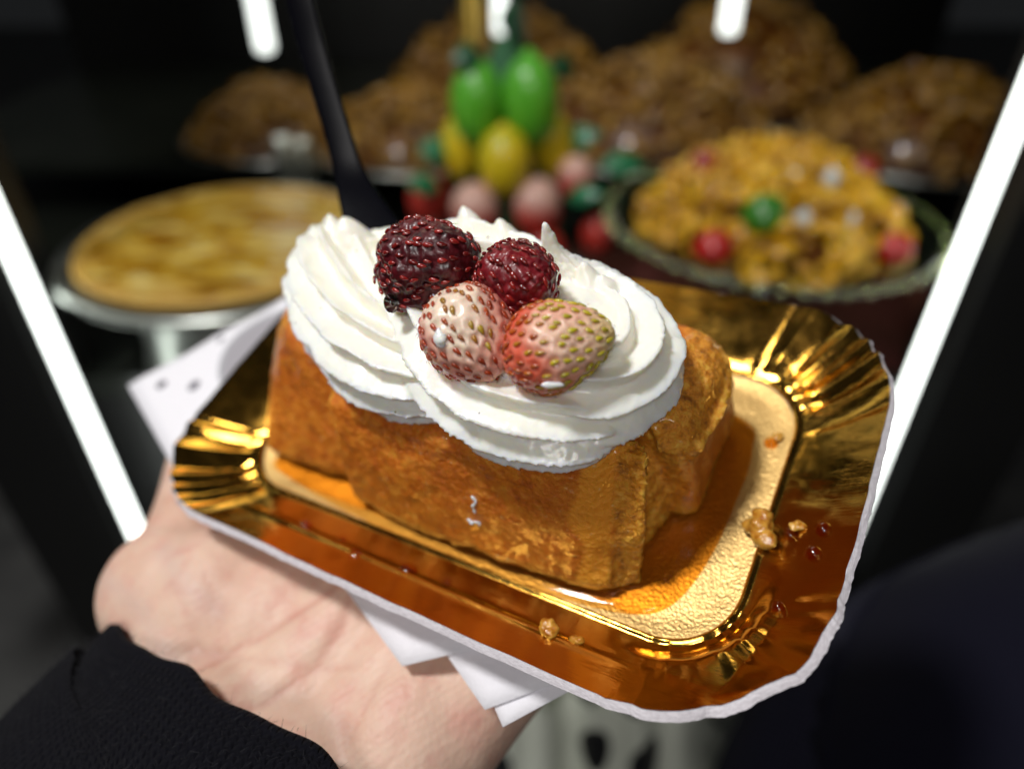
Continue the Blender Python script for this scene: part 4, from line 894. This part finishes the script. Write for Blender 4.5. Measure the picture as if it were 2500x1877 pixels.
# ================================================================== LOWER CORNER FABRICS
NAVY = NT('navy_mesh'); nv = NAVY.obj((1, 1, 1)); sep = NAVY.node('ShaderNodeSeparateXYZ'); uvn = NAVY.attr('weave', 'Vector'); NAVY.link(uvn, sep.inputs[0])
h = NAVY.math('MULTIPLY', NAVY.math('SINE', NAVY.math('MULTIPLY', sep.outputs[0], 2 * math.pi * 150)), NAVY.math('SINE', NAVY.math('MULTIPLY', sep.outputs[1], 2 * math.pi * 150)))
pn = NAVY.math('GREATER_THAN', sep.outputs[2], 0.5); hh = NAVY.math('MULTIPLY', h, pn)
NAVY.set(color=NAVY.mix(NAVY.math('MULTIPLY', NAVY.math('MULTIPLY_ADD', h, 0.5, 0.5), pn), (0.004, 0.004, 0.011), (0.022, 0.022, 0.052)), rough=0.85, spec=0.1, sheen=0.03); NAVY.bump(hh, 0.8, 0.0012); NAVY = NAVY.m
gc = np.array((0.309, 0.149, 0.867)); gr_ = np.array((0.205, 0.129, 0.201)); m_, n_ = 110, 150; V = []; W = []
for i in range(m_):
    t = 0.02 + 0.96 * i / (m_ - 1)
    for j in range(n_):
        ph_ = 2 * math.pi * j / n_; V.append((math.sin(math.pi * t) * math.cos(ph_), math.sin(math.pi * t) * math.sin(ph_), math.cos(math.pi * t))); W.append((j / n_ * 1.2, t * 0.9, 1.0 if t > 0.36 + 0.03 * math.sin(ph_ * 2) else 0.0))
V = np.array(V); fold = 1 + 0.020 * noise(V, 2.6, 5) + 0.012 * np.sin(6 * V[:, 0] + 9 * V[:, 2] + 3 * noise(V, 2, 6)); V = V * gr_ * fold[:, None]
gm = empty('navy_garment', Matrix.Translation(gc - np.array((0, 0, gr_[2]))))
mk('mesh_panel', V + np.array((0, 0, gr_[2])), [f[::-1] for f in gridf(m_, n_, True, True)], NAVY, gm, attrs={'weave': W})
sm = np.array([V[int((0.345 + 0.03 * math.sin(2 * 2 * math.pi * j / n_)) * m_) * n_ + j] for j in range(0, n_ + 1)][:n_]); v, f = sweep(np.vstack([sm, sm[:1]]) + np.array((0, 0, gr_[2])), 0.0016, 8); mk('seam_piping', v, f, NAVY, gm, attrs={'weave': np.zeros((len(v), 3))})
tag(gm, 'dark navy fabric garment with a fine mesh panel in the lower right corner', 'garment')
# spotted carrier bag hanging below the tray
q = NT('spotted_plastic'); c = q.circles([(-0.062, 0.012, 0.017, 0.021), (-0.040, -0.045, 0.018, 0.026), (0.012, 0.022, 0.010, 0.020), (0.045, 0.015, 0.011, 0.022), (0.018, -0.04, 0.010, 0.02), (-0.09, -0.04, 0.016, 0.022), (0.07, -0.05, 0.015, 0.03), (-0.01, -0.09, 0.018, 0.022)])
q.set(color=q.mix(c, (0.82, 0.86, 0.74), (0.012, 0.012, 0.014)), rough=0.4, spec=0.4); BAGM = q.m
bag = empty('carrier_bag', Matrix.Translation((0.045, 0.27, 0.50)))
n1, n2 = 60, 40; V = []
for s in (1, -1):
    for i in range(n1):
        u = i / (n1 - 1) * 2 - 1
        for j in range(n2):
            t = j / (n2 - 1); x = u * (0.125 - 0.012 * t); z = 0.30 * t; bulge = 0.045 * (1 - u * u) ** 0.5 * (1 - 0.45 * t)
            y = -s * bulge + 0.008 * math.sin(u * 9 + 2 * t) * (1 - u * u) + 0.005 * math.sin(u * 23 + t * 3) * (1 - u * u); V.append((x, y, z))
F = []
for k in range(2):
    for i in range(n1 - 1):
        for j in range(n2 - 1):
            b0 = k * n1 * n2 + i * n2 + j; qd = [b0, b0 + n2, b0 + n2 + 1, b0 + 1]; F.append(qd if k == 0 else qd[::-1])
M3_ = Matrix.Rotation(0.15, 4, 'Z')
# body coordinates: x across, y up the bag face (so the print lies flat on it)
Vb = np.array(V); Vb = np.c_[Vb[:, 0], Vb[:, 2] - 0.24, -Vb[:, 1]]
ob = mk('bag_body', Vb, F, BAGM, bag); ob.matrix_local = Matrix.Translation((0, 0, 0.24)) @ Matrix.Rotation(math.radians(78), 4, 'X')
for s in (-1, 1):
    P = catmull([(s * 0.05, 0.0, 0.29), (s * 0.055, -0.03, 0.40), (s * 0.03 - 0.03, -0.10, 0.53), (-0.06, -0.17, 0.60)], 30); v, f = sweep(P, 0.006, 12, flat=0.25); mk('strap', v, f, BAGM, bag)
tag(bag, 'pale plastic carrier bag with black oval spots below the tray', 'bag')
#==END==
